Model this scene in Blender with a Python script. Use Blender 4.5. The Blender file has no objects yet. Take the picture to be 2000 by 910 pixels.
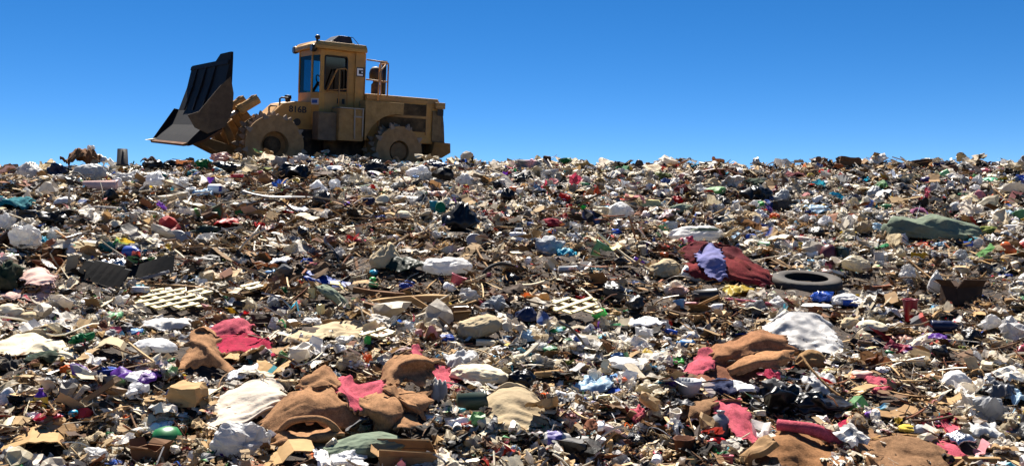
import bpy, bmesh, math, random
import numpy as np
from mathutils import Vector, Matrix, noise

random.seed(7)
RNG = np.random.default_rng(11)
scene = bpy.context.scene
COL = scene.collection
R = math.radians

# ------------------------------------------------------------------ camera
F = 1732.0                     # focal length in pixels of a 2000 px wide frame
EYE = 2.0
PITCH = math.atan(25 / F)
cam_d = bpy.data.cameras.new("camera")
cam_d.sensor_width = 36.0
cam_d.lens = 36.0 * F / 2000.0
cam_d.clip_start = 0.05
cam_d.clip_end = 5000
cam = bpy.data.objects.new("camera", cam_d)
cam.location = (0, 0, EYE)
cam.rotation_euler = (math.pi / 2 - PITCH, 0, 0)
COL.objects.link(cam)
scene.camera = cam

# ------------------------------------------------------------------ light
SUN_EL, SUN_AZ = 54.0, -12.0   # azimuth from +Y (away from the camera), negative = to the left
world = bpy.data.worlds.new("World")
scene.world = world
world.use_nodes = True
wn = world.node_tree
bg = wn.nodes["Background"]
sky = wn.nodes.new("ShaderNodeTexSky")
sky.sky_type = 'NISHITA'
sky.sun_disc = False
sky.sun_elevation = R(SUN_EL)
sky.sun_rotation = R(SUN_AZ)
sky.altitude = 1500
sky.air_density = 0.6
sky.dust_density = 0.0
sky.ozone_density = 5.0
hsv = wn.nodes.new("ShaderNodeHueSaturation")
hsv.inputs["Saturation"].default_value = 1.26
wn.links.new(sky.outputs[0], hsv.inputs["Color"])
wn.links.new(hsv.outputs[0], bg.inputs[0])
bg.inputs[1].default_value = 0.049
sl = bpy.data.lights.new("sun", 'SUN')
sl.energy = 5.0
sl.angle = R(0.5)
sl.color = (1.0, 0.94, 0.85)
so = bpy.data.objects.new("sun", sl)
d = Vector((math.sin(R(SUN_AZ)) * math.cos(R(SUN_EL)), math.cos(R(SUN_AZ)) * math.cos(R(SUN_EL)), math.sin(R(SUN_EL))))
so.rotation_euler = d.to_track_quat('Z', 'Y').to_euler()
so.location = (0, 0, 30)
COL.objects.link(so)
scene.view_settings.view_transform = 'Standard'
scene.view_settings.look = 'None'
scene.view_settings.exposure = 1.4
scene.view_settings.gamma = 1.0
scene.cycles.max_bounces = 6
scene.cycles.transparent_max_bounces = 8


# ------------------------------------------------------------------ colours and materials
def lin(c):
    out = []
    for v in c:
        v = v / 255.0
        out.append(v / 12.92 if v <= 0.04045 else ((v + 0.055) / 1.055) ** 2.4)
    return tuple(out)


CO = dict(
    w=(226, 224, 220), ww=(238, 238, 238), lw=(200, 198, 196), cr=(212, 200, 172), be=(178, 160, 128), tn=(164, 132, 90),
    cb=(172, 138, 92), cd=(140, 108, 70), br=(112, 78, 50), db=(66, 46, 32), bk=(19, 18, 18), dk=(40, 38, 37), ch=(62, 60, 58),
    gy=(136, 136, 138), lg=(168, 170, 172), dgy=(88, 88, 90), gn=(26, 112, 60), eg=(14, 118, 66), dg=(34, 52, 40), lgn=(112, 176, 120),
    mint=(120, 205, 165), ol=(108, 116, 52), sage=(118, 128, 108), gs=(104, 116, 98), brg=(60, 190, 80), bl=(36, 78, 170), nb=(24, 34, 66),
    sb=(84, 144, 200), tq=(30, 160, 190), tl=(22, 108, 118), pb=(180, 208, 228), rd=(186, 30, 30), cri=(128, 20, 42), mr=(92, 34, 40),
    pk=(176, 80, 94), dpk=(150, 34, 62), lpk=(208, 172, 160), pu=(94, 42, 150), dpu=(52, 30, 92), mv=(128, 72, 104), ye=(206, 178, 70),
    py=(224, 212, 150), og=(210, 96, 36), cpad=(150, 112, 80), cpd=(126, 96, 70), rub=(60, 57, 54), lat=(204, 184, 124), fo=(176, 178, 182))

MATS = {}


def nodes_of(m):
    m.use_nodes = True
    nt = m.node_tree
    return nt, nt.nodes["Principled BSDF"]


FIN = {  # roughness, specular, translucency, bump strength, bump scale, dirt amount, metallic
    'film': (0.5, 0.3, 0.36, 0.45, 14, 0.36, 0), 'gloss': (0.36, 0.35, 0.0, 0.35, 14, 0.06, 0), 'cloth': (0.92, 0.2, 0.0, 0.5, 22, 0.34, 0),
    'card': (0.85, 0.25, 0.0, 0.25, 9, 0.42, 0), 'hard': (0.42, 0.45, 0.0, 0.12, 8, 0.28, 0), 'wood': (0.85, 0.2, 0.0, 0.5, 7, 0.45, 0),
    'foil': (0.32, 0.5, 0.0, 0.9, 16, 0.12, 0.85), 'rubber': (0.8, 0.3, 0.0, 0.3, 20, 0.35, 0), 'pad': (0.95, 0.08, 0.0, 0.3, 150, 0.46, 0),
    'blade': (0.8, 0.2, 0.0, 0.2, 5, 0.10, 0), 'paint': (0.62, 0.35, 0.0, 0.2, 5, 0.62, 0), 'muddy': (0.9, 0.15, 0.0, 0.5, 7, 0.7, 0), 'steel': (0.5, 0.5, 0.0, 0.2, 8, 0.3, 0.6)}


def mat(fin, c, src=None):
    """fin: finish; c: colour key or rgb; src: name of a colour attribute used instead."""
    key = (fin, c, src)
    if key in MATS:
        return MATS[key]
    m = bpy.data.materials.new(f"{fin}_{c if isinstance(c, str) else 'rgb'}")
    nt, p = nodes_of(m)
    L = nt.links.new
    ro, sp, tr, bs, bsc, dirt, met = FIN[fin]
    p.inputs["Roughness"].default_value = ro
    p.inputs["Specular IOR Level"].default_value = sp
    p.inputs["Metallic"].default_value = met
    tc = nt.nodes.new("ShaderNodeTexCoord")
    mp = nt.nodes.new("ShaderNodeMapping")
    L(tc.outputs["Object"], mp.inputs[0])
    if fin == 'wood':
        mp.inputs["Scale"].default_value = (0.35, 5, 5)
    n1 = nt.nodes.new("ShaderNodeTexNoise")
    n1.inputs["Scale"].default_value = 5.5 if fin not in ('paint', 'muddy', 'steel') else 1.7
    n1.inputs["Detail"].default_value = 7
    n1.inputs["Roughness"].default_value = 0.68
    L(mp.outputs[0], n1.inputs["Vector"])
    cr = nt.nodes.new("ShaderNodeValToRGB")
    cr.color_ramp.elements[0].position = 0.46
    cr.color_ramp.elements[1].position = 0.72
    cr.color_ramp.elements[0].color = (0, 0, 0, 1)
    cr.color_ramp.elements[1].color = (1, 1, 1, 1)
    L(n1.outputs["Fac"], cr.inputs[0])
    mul = nt.nodes.new("ShaderNodeMath")
    mul.operation = 'MULTIPLY'
    mul.inputs[1].default_value = dirt
    L(cr.outputs[0], mul.inputs[0])
    mx = nt.nodes.new("ShaderNodeMix")
    mx.data_type = 'RGBA'
    if src:
        at = nt.nodes.new("ShaderNodeAttribute")
        at.attribute_name = src
        L(at.outputs["Color"], mx.inputs["A"])
    else:
        rgb = lin(CO[c]) if isinstance(c, str) else lin(c)
        mx.inputs["A"].default_value = (*rgb, 1)
    mx.inputs["B"].default_value = (*lin((74, 52, 38) if fin == 'pad' else (128, 106, 78) if fin in ('paint', 'muddy') else (96, 76, 56)), 1)
    L(mul.outputs[0], mx.inputs["Factor"])
    colour = mx.outputs["Result"]
    # small value variation
    n2 = nt.nodes.new("ShaderNodeTexNoise")
    n2.inputs["Scale"].default_value = bsc
    n2.inputs["Detail"].default_value = 5
    L(mp.outputs[0], n2.inputs["Vector"])
    mr = nt.nodes.new("ShaderNodeMapRange")
    mr.inputs["From Min"].default_value = 0.25
    mr.inputs["From Max"].default_value = 0.75
    mr.inputs["To Min"].default_value = 0.7 if fin == 'pad' else 0.72 if fin in ('wood', 'pad', 'muddy', 'card') else 0.88
    mr.inputs["To Max"].default_value = 1.18 if fin in ('wood', 'pad', 'muddy', 'card') else 1.06
    L(n2.outputs["Fac"], mr.inputs["Value"])
    vm = nt.nodes.new("ShaderNodeVectorMath")
    vm.operation = 'SCALE'
    L(colour, vm.inputs[0])
    L(mr.outputs[0], vm.inputs["Scale"])
    if fin == 'pad':                     # matted felt: coarse speckle and soaked stains
        n3 = nt.nodes.new("ShaderNodeTexNoise")
        n3.inputs["Scale"].default_value = 34
        n3.inputs["Detail"].default_value = 8
        n3.inputs["Roughness"].default_value = 0.8
        L(mp.outputs[0], n3.inputs["Vector"])
        m3 = nt.nodes.new("ShaderNodeMapRange")
        m3.inputs["From Min"].default_value = 0.36
        m3.inputs["From Max"].default_value = 0.58
        m3.inputs["To Min"].default_value = 0.66
        m3.inputs["To Max"].default_value = 1.22
        L(n3.outputs["Fac"], m3.inputs["Value"])
        v3 = nt.nodes.new("ShaderNodeVectorMath")
        v3.operation = 'SCALE'
        L(vm.outputs[0], v3.inputs[0])
        L(m3.outputs[0], v3.inputs["Scale"])
        vm = v3
    L(vm.outputs[0], p.inputs["Base Color"])
    bp = nt.nodes.new("ShaderNodeBump")
    bp.inputs["Strength"].default_value = bs
    bp.inputs["Distance"].default_value = 0.02
    L(n2.outputs["Fac"], bp.inputs["Height"])
    L(bp.outputs[0], p.inputs["Normal"])
    if tr > 0:
        tl = nt.nodes.new("ShaderNodeBsdfTranslucent")
        L(vm.outputs[0], tl.inputs[0])
        ms = nt.nodes.new("ShaderNodeMixShader")
        ms.inputs[0].default_value = tr
        L(p.outputs[0], ms.inputs[1])
        L(tl.outputs[0], ms.inputs[2])
        L(ms.outputs[0], nt.nodes["Material Output"].inputs[0])
    MATS[key] = m
    return m


def glass_mat(tint, gl=0.12):
    m = bpy.data.materials.new("tinted_glass")
    nt, p = nodes_of(m)
    tr = nt.nodes.new("ShaderNodeBsdfTransparent")
    tr.inputs[0].default_value = (*tint, 1)
    gs = nt.nodes.new("ShaderNodeBsdfGlossy")
    gs.inputs["Roughness"].default_value = 0.05
    ms = nt.nodes.new("ShaderNodeMixShader")
    ms.inputs[0].default_value = gl
    nt.links.new(tr.outputs[0], ms.inputs[1])
    nt.links.new(gs.outputs[0], ms.inputs[2])
    nt.links.new(ms.outputs[0], nt.nodes["Material Output"].inputs[0])
    return m


# ------------------------------------------------------------------ terrain
PXK = np.array([-600, 0, 110, 165, 220, 300, 420, 520, 620, 740, 900, 1050, 1250, 1500, 1680, 1820, 2000, 2600], float)
DK = np.array([15, 16, 16.5, 16.8, 17.2, 18, 19, 19.5, 20, 20, 21, 23, 26, 29, 30, 31, 31, 31], float)
CYK = np.array([345, 344, 338, 318, 332, 329, 324, 320, 317, 321, 325, 329, 330, 330, 322, 324, 331, 333], float)
_k = np.random.default_rng(3)
WAV = [(a, f, _k.uniform(0, 6.28), _k.uniform(0, 6.28)) for a, f in
       [(.05, 1.1), (.05, 1.7), (.035, 2.6), (.03, 3.7), (.022, 6.1), (.02, 8.3), (.016, 12.0), (.014, 17.0)]]


def ground_z(x, y):
    x = np.asarray(x, float)
    y = np.asarray(y, float)
    yy = np.maximum(y, 0.6)
    px = 1000 + F * np.clip(x / yy, -0.95, 0.95)
    D = np.interp(px, PXK, DK)
    cy = np.interp(px, PXK, CYK)
    s = (430 - cy) / F
    a = s + EYE / D
    k = 0.7
    soft = -k * np.logaddexp(-yy / k, -D / k)
    z = a * soft + 0.45 * s * np.maximum(yy - soft, 0)
    z = np.where(y < 0.6, z * np.clip((y + 1) / 1.6, 0, 1), z)
    far = np.clip((yy - 45) / 40, 0, 1)
    z = z * (1 - far) - 3.0 * far
    side = np.clip((np.abs(x) - 36) / 30, 0, 1)
    z = z * (1 - side) - 3.0 * side
    b = 0
    for i, (am, f, p1, p2) in enumerate(WAV):
        th = i * 1.3
        b = b + am * np.sin(f * (x * math.cos(th) + y * math.sin(th)) + p1 + 0.8 * np.sin(f * 0.6 * (y * math.cos(th) - x * math.sin(th)) + p2))
    fade = np.clip((yy - 1.5) / 2.0, 0, 1) * (1 - far)
    return z + 0.8 * b * fade


def rays(px, py):
    px = np.asarray(px, float)
    py = np.asarray(py, float)
    cx = (px - 1000) / F
    cz = -(py - 455) / F
    cp, sp = math.cos(PITCH), math.sin(PITCH)
    y = cp + sp * cz
    z = -sp + cp * cz
    return cx / y, z / y


TS = np.concatenate([np.arange(2.0, 12, 0.04), np.arange(12, 36, 0.1)])


def hit(px, py):
    """Where the view rays through these pixels meet the slope: depth (nan if they miss)."""
    gx, gz = rays(px, py)
    gx, gz = np.atleast_1d(gx), np.atleast_1d(gz)
    out = np.full(gx.shape, np.nan)
    for i in range(0, len(gx), 4000):
        X = gx[i:i + 4000, None] * TS
        below = (EYE + gz[i:i + 4000, None] * TS) < ground_z(X, np.broadcast_to(TS, X.shape))
        ok = below.any(1)
        out[i:i + 4000][ok] = TS[below.argmax(1)[ok]]
    return out


def at(px, py, Y):
    gx, gz = rays(px, py)
    return np.array([gx * Y, Y, EYE + gz * Y])


def build_ground():
    xs = np.concatenate([[-900, -300, -120, -70], np.arange(-40, 40.01, 0.28), [70, 120, 300, 900]])
    ys = np.concatenate([[-900, -300, -80, -20, -5], np.arange(-1, 14, 0.11), np.arange(14, 46, 0.3), [50, 60, 70, 86, 120, 300, 900, 2500]])
    X, Y = np.meshgrid(xs, ys)
    Z = ground_z(X, Y)
    nx, ny = len(xs), len(ys)
    V = np.stack([X, Y, Z], -1).reshape(-1, 3)
    ii = np.arange(nx * ny).reshape(ny, nx)
    Q = np.stack([ii[:-1, :-1], ii[:-1, 1:], ii[1:, 1:], ii[1:, :-1]], -1).reshape(-1, 4)
    me = bpy.data.meshes.new("landfill_ground")
    me.from_pydata(V.tolist(), [], Q.tolist())
    for p in me.polygons:
        p.use_smooth = True
    m = bpy.data.materials.new("landfill_soil")
    nt, p = nodes_of(m)
    L = nt.links.new
    tc = nt.nodes.new("ShaderNodeTexCoord")
    n = nt.nodes.new("ShaderNodeTexNoise")
    n.inputs["Scale"].default_value = 9
    n.inputs["Detail"].default_value = 9
    n.inputs["Roughness"].default_value = 0.7
    L(tc.outputs["Object"], n.inputs["Vector"])
    r = nt.nodes.new("ShaderNodeValToRGB")
    e = r.color_ramp.elements
    e[0].position, e[0].color = 0.3, (*lin((26, 20, 15)), 1)
    e[1].position, e[1].color = 0.75, (*lin((104, 82, 60)), 1)
    e.new(0.52).color = (*lin((54, 41, 30)), 1)
    L(n.outputs["Fac"], r.inputs[0])
    L(r.outputs[0], p.inputs["Base Color"])
    p.inputs["Roughness"].default_value = 0.95
    b = nt.nodes.new("ShaderNodeBump")
    b.inputs["Strength"].default_value = 1.0
    b.inputs["Distance"].default_value = 0.05
    L(n.outputs["Fac"], b.inputs["Height"])
    L(b.outputs[0], p.inputs["Normal"])
    me.materials.append(m)
    o = bpy.data.objects.new("landfill_ground", me)
    o["kind"] = "structure"
    COL.objects.link(o)


build_ground()


# ------------------------------------------------------------------ mesh helpers
def link(name, V, Fc, mats, smooth=True, parent=None, midx=None):
    me = bpy.data.meshes.new(name)
    me.from_pydata([tuple(map(float, v)) for v in V], [], [tuple(map(int, f)) for f in Fc])
    for m in (mats if isinstance(mats, (list, tuple)) else [mats]):
        me.materials.append(m)
    n = len(me.polygons)
    me.polygons.foreach_set("use_smooth", [bool(smooth)] * n)
    if midx is not None:
        me.polygons.foreach_set("material_index", [int(i) for i in midx])
    me.update()
    o = bpy.data.objects.new(name, me)
    COL.objects.link(o)
    if parent is not None:
        o.parent = parent
    return o


def tag(o, label, cat, group=None):
    o["kind"] = "thing"
    o["label"] = label
    o["category"] = cat
    if group:
        o["group"] = group
    return o


_ICO = {}


def ico(sub):
    if sub not in _ICO:
        bm = bmesh.new()
        bmesh.ops.create_icosphere(bm, subdivisions=sub, radius=1)
        bm.verts.ensure_lookup_table()
        _ICO[sub] = (np.array([v.co[:] for v in bm.verts]), [tuple(v.index for v in f.verts) for f in bm.faces])
        bm.free()
    return _ICO[sub][0].copy(), list(_ICO[sub][1])


def nz(P, f, off):
    return np.array([noise.noise(Vector((p[0] * f + off, p[1] * f - off * .7, p[2] * f + off * .3))) for p in P])


def vor(P, f, off):
    """distance to the nearest cell point: dimples with sharp ridges between them, as in crumpled film"""
    return np.array([noise.voronoi(Vector((p[0] * f + off, p[1] * f - off * .7, p[2] * f + off * .3)))[0][0] for p in P])


def fit(V, W, D, H):
    V = V - V.min(0)
    ext = np.maximum(V.max(0), 1e-6)
    V = V / ext * np.array([W, D, H])
    V[:, 0] -= W / 2
    V[:, 1] -= D / 2
    return V


def vecn(P, f, off):
    return np.array([noise.noise_vector(Vector((p[0] * f + off, p[1] * f - off * .7, p[2] * f + off * .3)))[:] for p in P])


def g_bag(W, D, H, sd, sub=3, cr=0.3):
    """a crumpled, half empty plastic bag: folded over itself, sharp creases, loose ears"""
    V, Fc = ico(sub)
    rr = random.Random(sd * 3 + 1)
    o = sd * 3.17
    U = V.copy()
    r = 0.62 + 0.4 * nz(U, 1.2, o) + cr * 1.4 * vor(U, 1.9, o + 5) + cr * 0.8 * vor(U, 4.4, o + 9)
    V = V * r[:, None]
    V += 0.34 * vecn(U, 1.5, o + 30) + 0.15 * vecn(U, 3.6, o + 40)
    for k in range(rr.choice([1, 2, 2, 3])):
        w, e = rr.uniform(0, 6.28), rr.uniform(-.1, .8)
        dr = np.array([math.cos(w) * math.cos(e), math.sin(w) * math.cos(e), math.sin(e)])
        q = np.clip((U @ dr - .8) / .2, 0, 1) ** 1.5
        V += dr * (q * rr.uniform(.3, .9))[:, None]
    lo = np.quantile(V[:, 2], .25)
    V[:, 2] = np.where(V[:, 2] < lo, lo + (V[:, 2] - lo) * 0.3, V[:, 2])
    return fit(V, W, D, H), Fc


def g_film(W, D, H, sd, n=8):
    """a scrap of film or paper crushed into folds"""
    o = sd * 2.13
    u, v = np.meshgrid(np.linspace(-1, 1, n), np.linspace(-1, 1, n))
    P = np.stack([u.ravel(), v.ravel(), np.full(n * n, o)], -1)
    V = np.stack([P[:, 0], P[:, 1], 0 * P[:, 0]], -1)
    V = V + 0.75 * vecn(P, .95, o) + 0.4 * vecn(P, 2.1, o + 9)
    V[:, 2] *= .8
    return fit(V, W, D, H), grid_faces(n, n)


def g_knot(W, D, H, sd):
    """a tied bag: pleats run up to a knot with a flared tail"""
    V, Fc = ico(4)
    o = sd * 2.3
    th = np.arctan2(V[:, 1], V[:, 0])
    t = np.clip((V[:, 2] + 0.1) / 1.1, 0, 1)
    r = 1 + 0.3 * nz(V, 1.4, o) + 0.13 * t * np.sin(11 * th + 4 * nz(V, 1.5, o + 3)) + 0.22 * vor(V, 2.6, o + 7)
    V = V * r[:, None]
    top = V[:, 2] > 0.75
    k = np.clip((V[:, 2] - 0.75) / 0.3, 0, 1)
    V[:, 2] += k * 0.3
    V[:, 0] *= 1 - 0.5 * np.minimum(k, 0.7)
    V[:, 0] += 0.2 * k
    V[:, 2] = np.where(V[:, 2] < -0.4, -0.4 + (V[:, 2] + 0.4) * 0.2, V[:, 2])
    return fit(V, W, D, H), Fc


def g_sack(W, D, H, sd):
    """a stuffed sack lying on its side, gathered at one end"""
    V, Fc = ico(5 if W > .3 else 4)
    o = sd * 1.9
    th = np.arctan2(V[:, 2], V[:, 1])
    s = 1 if sd % 2 else -1
    t = np.clip(s * V[:, 0] * 0.9 + 0.25, 0, 1)
    fl = nz(V, 1.6, o)
    r = 1 + 0.2 * fl + 0.05 * t * np.sin(15 * th + 7 * fl) + 0.022 * np.sin(6 * th + 19 * V[:, 0] + 9 * fl) + 0.09 * vor(V * np.array([1, 1.4, 1.4]), 1.8, o + 4) + 0.06 * vor(V * np.array([.8, 1.6, 1.6]), 5.5, o + 14) + 0.035 * vor(V, 11, o + 24)
    V[:, 1:] *= r[:, None]
    V[:, 0] *= 1.0 + 0.12 * nz(V, 2.0, o + 8)
    V[:, 2] = np.where(V[:, 2] < -0.3, -0.3 + (V[:, 2] + 0.3) * 0.25, V[:, 2])
    V[:, 2] += 0.14 * np.sin(V[:, 0] * 2.3 + o) + 0.16 * nz(V, 1.1, o + 50)
    pl = np.sin(26 * V[:, 0] + 7 * nz(V, 1.6, o + 60) + 3 * V[:, 2]) * np.clip(.6 - V[:, 2], 0, 1)
    V[:, 1] *= 1 + .05 * pl
    V += .10 * vecn(V, 2.4, o + 70)
    return fit(V, W, D, H), Fc


def grid_faces(nx, ny, off=0):
    ii = np.arange(nx * ny).reshape(ny, nx) + off
    return np.stack([ii[:-1, :-1], ii[:-1, 1:], ii[1:, 1:], ii[1:, :-1]], -1).reshape(-1, 4).tolist()


def g_sheet(W, D, H, sd, n=22, th=0.012, rough=1.0):
    """a crumpled sheet with folds and a ragged outline, closed below"""
    o = sd * 2.71
    u, v = np.meshgrid(np.linspace(-1, 1, n), np.linspace(-1, 1, n))
    P = np.stack([u.ravel(), v.ravel(), np.full(n * n, o)], -1)
    a = nz(P, 1.1, o)
    rd = (1 - np.abs(nz(P, 1.7, o + 3)) * 2.2)
    rd2 = (1 - np.abs(nz(P, 3.6, o + 6)) * 2.2)
    z = 0.8 * a + 0.3 * rd * rough + 0.12 * rd2 * rough + 0.55 * vor(P, 1.7, o + 50) * rough + 0.3 * vor(P, 4.0, o + 60) * rough
    e = np.maximum(np.abs(P[:, 0]), np.abs(P[:, 1]))
    z -= 0.35 * np.clip((e - 0.7) / 0.3, 0, 1)
    ang = np.arctan2(P[:, 1], P[:, 0])
    out = 1 + 0.35 * nz(np.stack([np.cos(ang), np.sin(ang), 0 * ang], -1), 1.6, o + 11) * (0.4 + 0.6 * e)
    x = P[:, 0] * out + 0.14 * nz(P, 2.0, o + 30)
    y = P[:, 1] * out + 0.14 * nz(P, 2.0, o + 40)
    # round off the corners
    rr = np.sqrt(P[:, 0] ** 2 + P[:, 1] ** 2)
    x, y = x * (1 - 0.22 * np.clip(rr - 1, 0, 1)), y * (1 - 0.22 * np.clip(rr - 1, 0, 1))
    V = fit(np.stack([x, y, z], -1), W, D, H)
    B = V.copy()
    B[:, 2] -= th
    Fc = grid_faces(n, n) + [f[::-1] for f in grid_faces(n, n, n * n)]
    ring = list(range(n)) + [i * n + n - 1 for i in range(1, n)] + [n * n - 1 - i for i in range(1, n)] + [i * n for i in range(n - 2, 0, -1)]
    for i in range(len(ring)):
        p, q = ring[i], ring[(i + 1) % len(ring)]
        Fc.append((q, p, p + n * n, q + n * n))
    return np.concatenate([V, B]), Fc


def g_card(W, D, H, sd, th=0.007, panels=None):
    """torn corrugated board, creased and bent between its panels"""
    rr = random.Random(sd)
    K = panels or rr.choice([1, 2, 2, 3])
    m = 4
    nx, ny = K * m + 1, 6
    x = z = 0.0
    ang = rr.uniform(-0.5, 0.5)
    X, Z = [0.0], [0.0]
    for k in range(K):
        for j in range(m):
            ang += rr.uniform(-0.08, 0.08)
            x += math.cos(ang)
            z += math.sin(ang)
            X.append(x)
            Z.append(z)
        ang += rr.choice([-1, 1]) * rr.uniform(0.4, 1.1)
        ang = max(-1.2, min(1.2, ang))
    X, Z = np.array(X), np.array(Z)
    span = max(X.max() - X.min(), 1e-3)
    V = []
    for j in range(ny):
        t = j / (ny - 1) - 0.5
        for i in range(nx):
            je = (rr.uniform(-.09, .09) if j in (0, ny - 1) else 0)
            ie = (rr.uniform(-.04, .04) * span if i in (0, nx - 1) else 0)
            V.append((X[i] + ie, (t + je) * span * D / W, Z[i] * 1.0 + rr.uniform(-.05, .05) + t * rr.uniform(0.0, 0.2)))
    V = np.array(V)
    V = fit(V, W, D, H)
    n = nx * ny
    B = V.copy()
    B[:, 2] -= th
    B[:, 1] += th * 0.4
    Fc = grid_faces(nx, ny) + [f[::-1] for f in grid_faces(nx, ny, n)]
    ring = list(range(nx)) + [i * nx + nx - 1 for i in range(1, ny)] + [n - 1 - i for i in range(1, nx)] + [i * nx for i in range(ny - 2, 0, -1)]
    for i in range(len(ring)):
        p, q = ring[i], ring[(i + 1) % len(ring)]
        Fc.append((q, p, p + n, q + n))
    return np.concatenate([V, B]), Fc


def boxvf(c, s, rot=None):
    V = np.array([[sx, sy, sz] for sx in (-.5, .5) for sy in (-.5, .5) for sz in (-.5, .5)]) * np.array(s)
    if rot is not None:
        V = V @ np.array(rot).T
    V = V + np.array(c)
    return V, [(0, 1, 3, 2), (4, 6, 7, 5), (0, 4, 5, 1), (2, 3, 7, 6), (0, 2, 6, 4), (1, 5, 7, 3)]


class MB:
    def __init__(self):
        self.V, self.F, self.M, self.n = [], [], [], 0

    def add(self, V, Fc, mi=0):
        self.V.append(np.asarray(V, float))
        self.F += [tuple(i + self.n for i in f) for f in Fc]
        self.M += [mi] * len(Fc)
        self.n += len(V)
        return self

    def box(self, x0, x1, y0, y1, z0, z1, mi=0):
        return self.add(*boxvf(((x0 + x1) / 2, (y0 + y1) / 2, (z0 + z1) / 2), (x1 - x0, y1 - y0, z1 - z0)), mi)

    def prism(self, poly, y0, y1, mi=0):
        """polygon in (x, z) run between two y"""
        n = len(poly)
        V = [(p[0], y0, p[1]) for p in poly] + [(p[0], y1, p[1]) for p in poly]
        Fc = [tuple(range(n)), tuple(range(2 * n - 1, n - 1, -1))] + [((i + 1) % n, i, i + n, (i + 1) % n + n) for i in range(n)]
        return self.add(V, Fc, mi)

    def plan(self, poly, z0, z1, poly2=None, mi=0):
        """polygon in (x, y) run between two z"""
        n = len(poly)
        V = [(p[0], p[1], z0) for p in poly] + [(p[0], p[1], z1) for p in (poly2 or poly)]
        Fc = [tuple(range(n - 1, -1, -1)), tuple(range(n, 2 * n))] + [(i, (i + 1) % n, (i + 1) % n + n, i + n) for i in range(n)]
        return self.add(V, Fc, mi)

    def tube(self, pts, r, n=8, mi=0, taper=None):
        pts = [Vector(p) for p in pts]
        V, Fc = [], []
        up = Vector((0.13, 0.21, 1)).normalized()
        for i, p in enumerate(pts):
            t = (pts[min(i + 1, len(pts) - 1)] - pts[max(i - 1, 0)])
            t = t.normalized() if t.length > 1e-9 else Vector((1, 0, 0))
            a = t.cross(up)
            a = a.normalized() if a.length > 1e-3 else t.cross(Vector((1, 0, 0))).normalized()
            b = t.cross(a)
            up = -b
            rr = r if taper is None else r * (1 + (taper - 1) * i / max(1, len(pts) - 1))
            for k in range(n):
                w = 2 * math.pi * k / n
                V.append(tuple(p + a * (math.cos(w) * rr) + b * (math.sin(w) * rr)))
        for i in range(len(pts) - 1):
            for k in range(n):
                Fc.append((i * n + k, i * n + (k + 1) % n, (i + 1) * n + (k + 1) % n, (i + 1) * n + k))
        Fc.append(tuple(range(n - 1, -1, -1)))
        Fc.append(tuple(range((len(pts) - 1) * n, len(pts) * n)))
        return self.add(V, Fc, mi)

    def lathe(self, prof, axis='z', c=(0, 0, 0), n=24, mi=0):
        V, Fc = [], []
        for (r, h) in prof:
            for k in range(n):
                w = 2 * math.pi * k / n
                p = (r * math.cos(w), r * math.sin(w), h)
                if axis == 'y':
                    p = (p[0], p[2], -p[1])
                elif axis == 'x':
                    p = (p[2], p[0], p[1])
                V.append((p[0] + c[0], p[1] + c[1], p[2] + c[2]))
        for i in range(len(prof) - 1):
            for k in range(n):
                Fc.append((i * n + k, i * n + (k + 1) % n, (i + 1) * n + (k + 1) % n, (i + 1) * n + k))
        return self.add(V, Fc, mi)

    def build(self, name, mats, parent=None, smooth=False, bevel=0):
        o = link(name, np.concatenate(self.V), self.F, mats, smooth, parent, self.M)
        bm = bmesh.new()
        bm.from_mesh(o.data)
        bmesh.ops.recalc_face_normals(bm, faces=bm.faces)
        if bevel:
            es = [e for e in bm.edges if len(e.link_faces) == 2 and e.calc_face_angle(0) > 0.6]
            bmesh.ops.bevel(bm, geom=es, offset=bevel, segments=2, profile=0.6, affect='EDGES', clamp_overlap=True)
        bm.to_mesh(o.data)
        bm.free()
        return o

    def vf(self):
        return np.concatenate(self.V), self.F


def g_box(W, D, H, sd):
    """an open cardboard box, slightly crushed, with loose flaps"""
    rr = random.Random(sd)
    m = MB()
    t = 0.008
    w, dd, h = W * 0.42, D * 0.42, H * 0.72
    m.box(-w, w, -dd, dd, 0, t)
    m.box(-w, w, -dd - t, -dd, 0, h)
    m.box(-w, w, dd, dd + t, 0, h)
    m.box(-w - t, -w, -dd, dd, 0, h)
    m.box(w, w + t, -dd, dd, 0, h)
    for sx, sy in ((1, 0), (-1, 0), (0, 1), (0, -1)):
        a = rr.uniform(-0.3, 1.3)
        ln = H * 0.4
        if sx:
            x0, x1 = sx * (w + t), sx * (w + t + ln * math.sin(a))
            z1 = h + ln * math.cos(a)
            V = [(x0, -dd, h), (x0, dd, h), (x1, dd * .95, z1), (x1, -dd * .95, z1)]
        else:
            y0, y1 = sy * (dd + t), sy * (dd + t + ln * math.sin(a))
            z1 = h + ln * math.cos(a)
            V = [(-w, y0, h), (w, y0, h), (w * .95, y1, z1), (-w * .95, y1, z1)]
        V2 = [(v[0], v[1] + t * .7, v[2] + t * .7) for v in V]
        m.add(V + V2, [(0, 1, 2, 3), (7, 6, 5, 4), (0, 4, 5, 1), (1, 5, 6, 2), (2, 6, 7, 3), (3, 7, 4, 0)])
    V, Fc = m.vf()
    V = V + W * .10 * vecn(V / W, 2.0, sd * .9)
    sh = rr.uniform(-0.25, 0.25)
    V[:, 0] += sh * V[:, 2]
    V[:, 1] += rr.uniform(-.2, .2) * V[:, 2]
    return V, Fc


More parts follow.
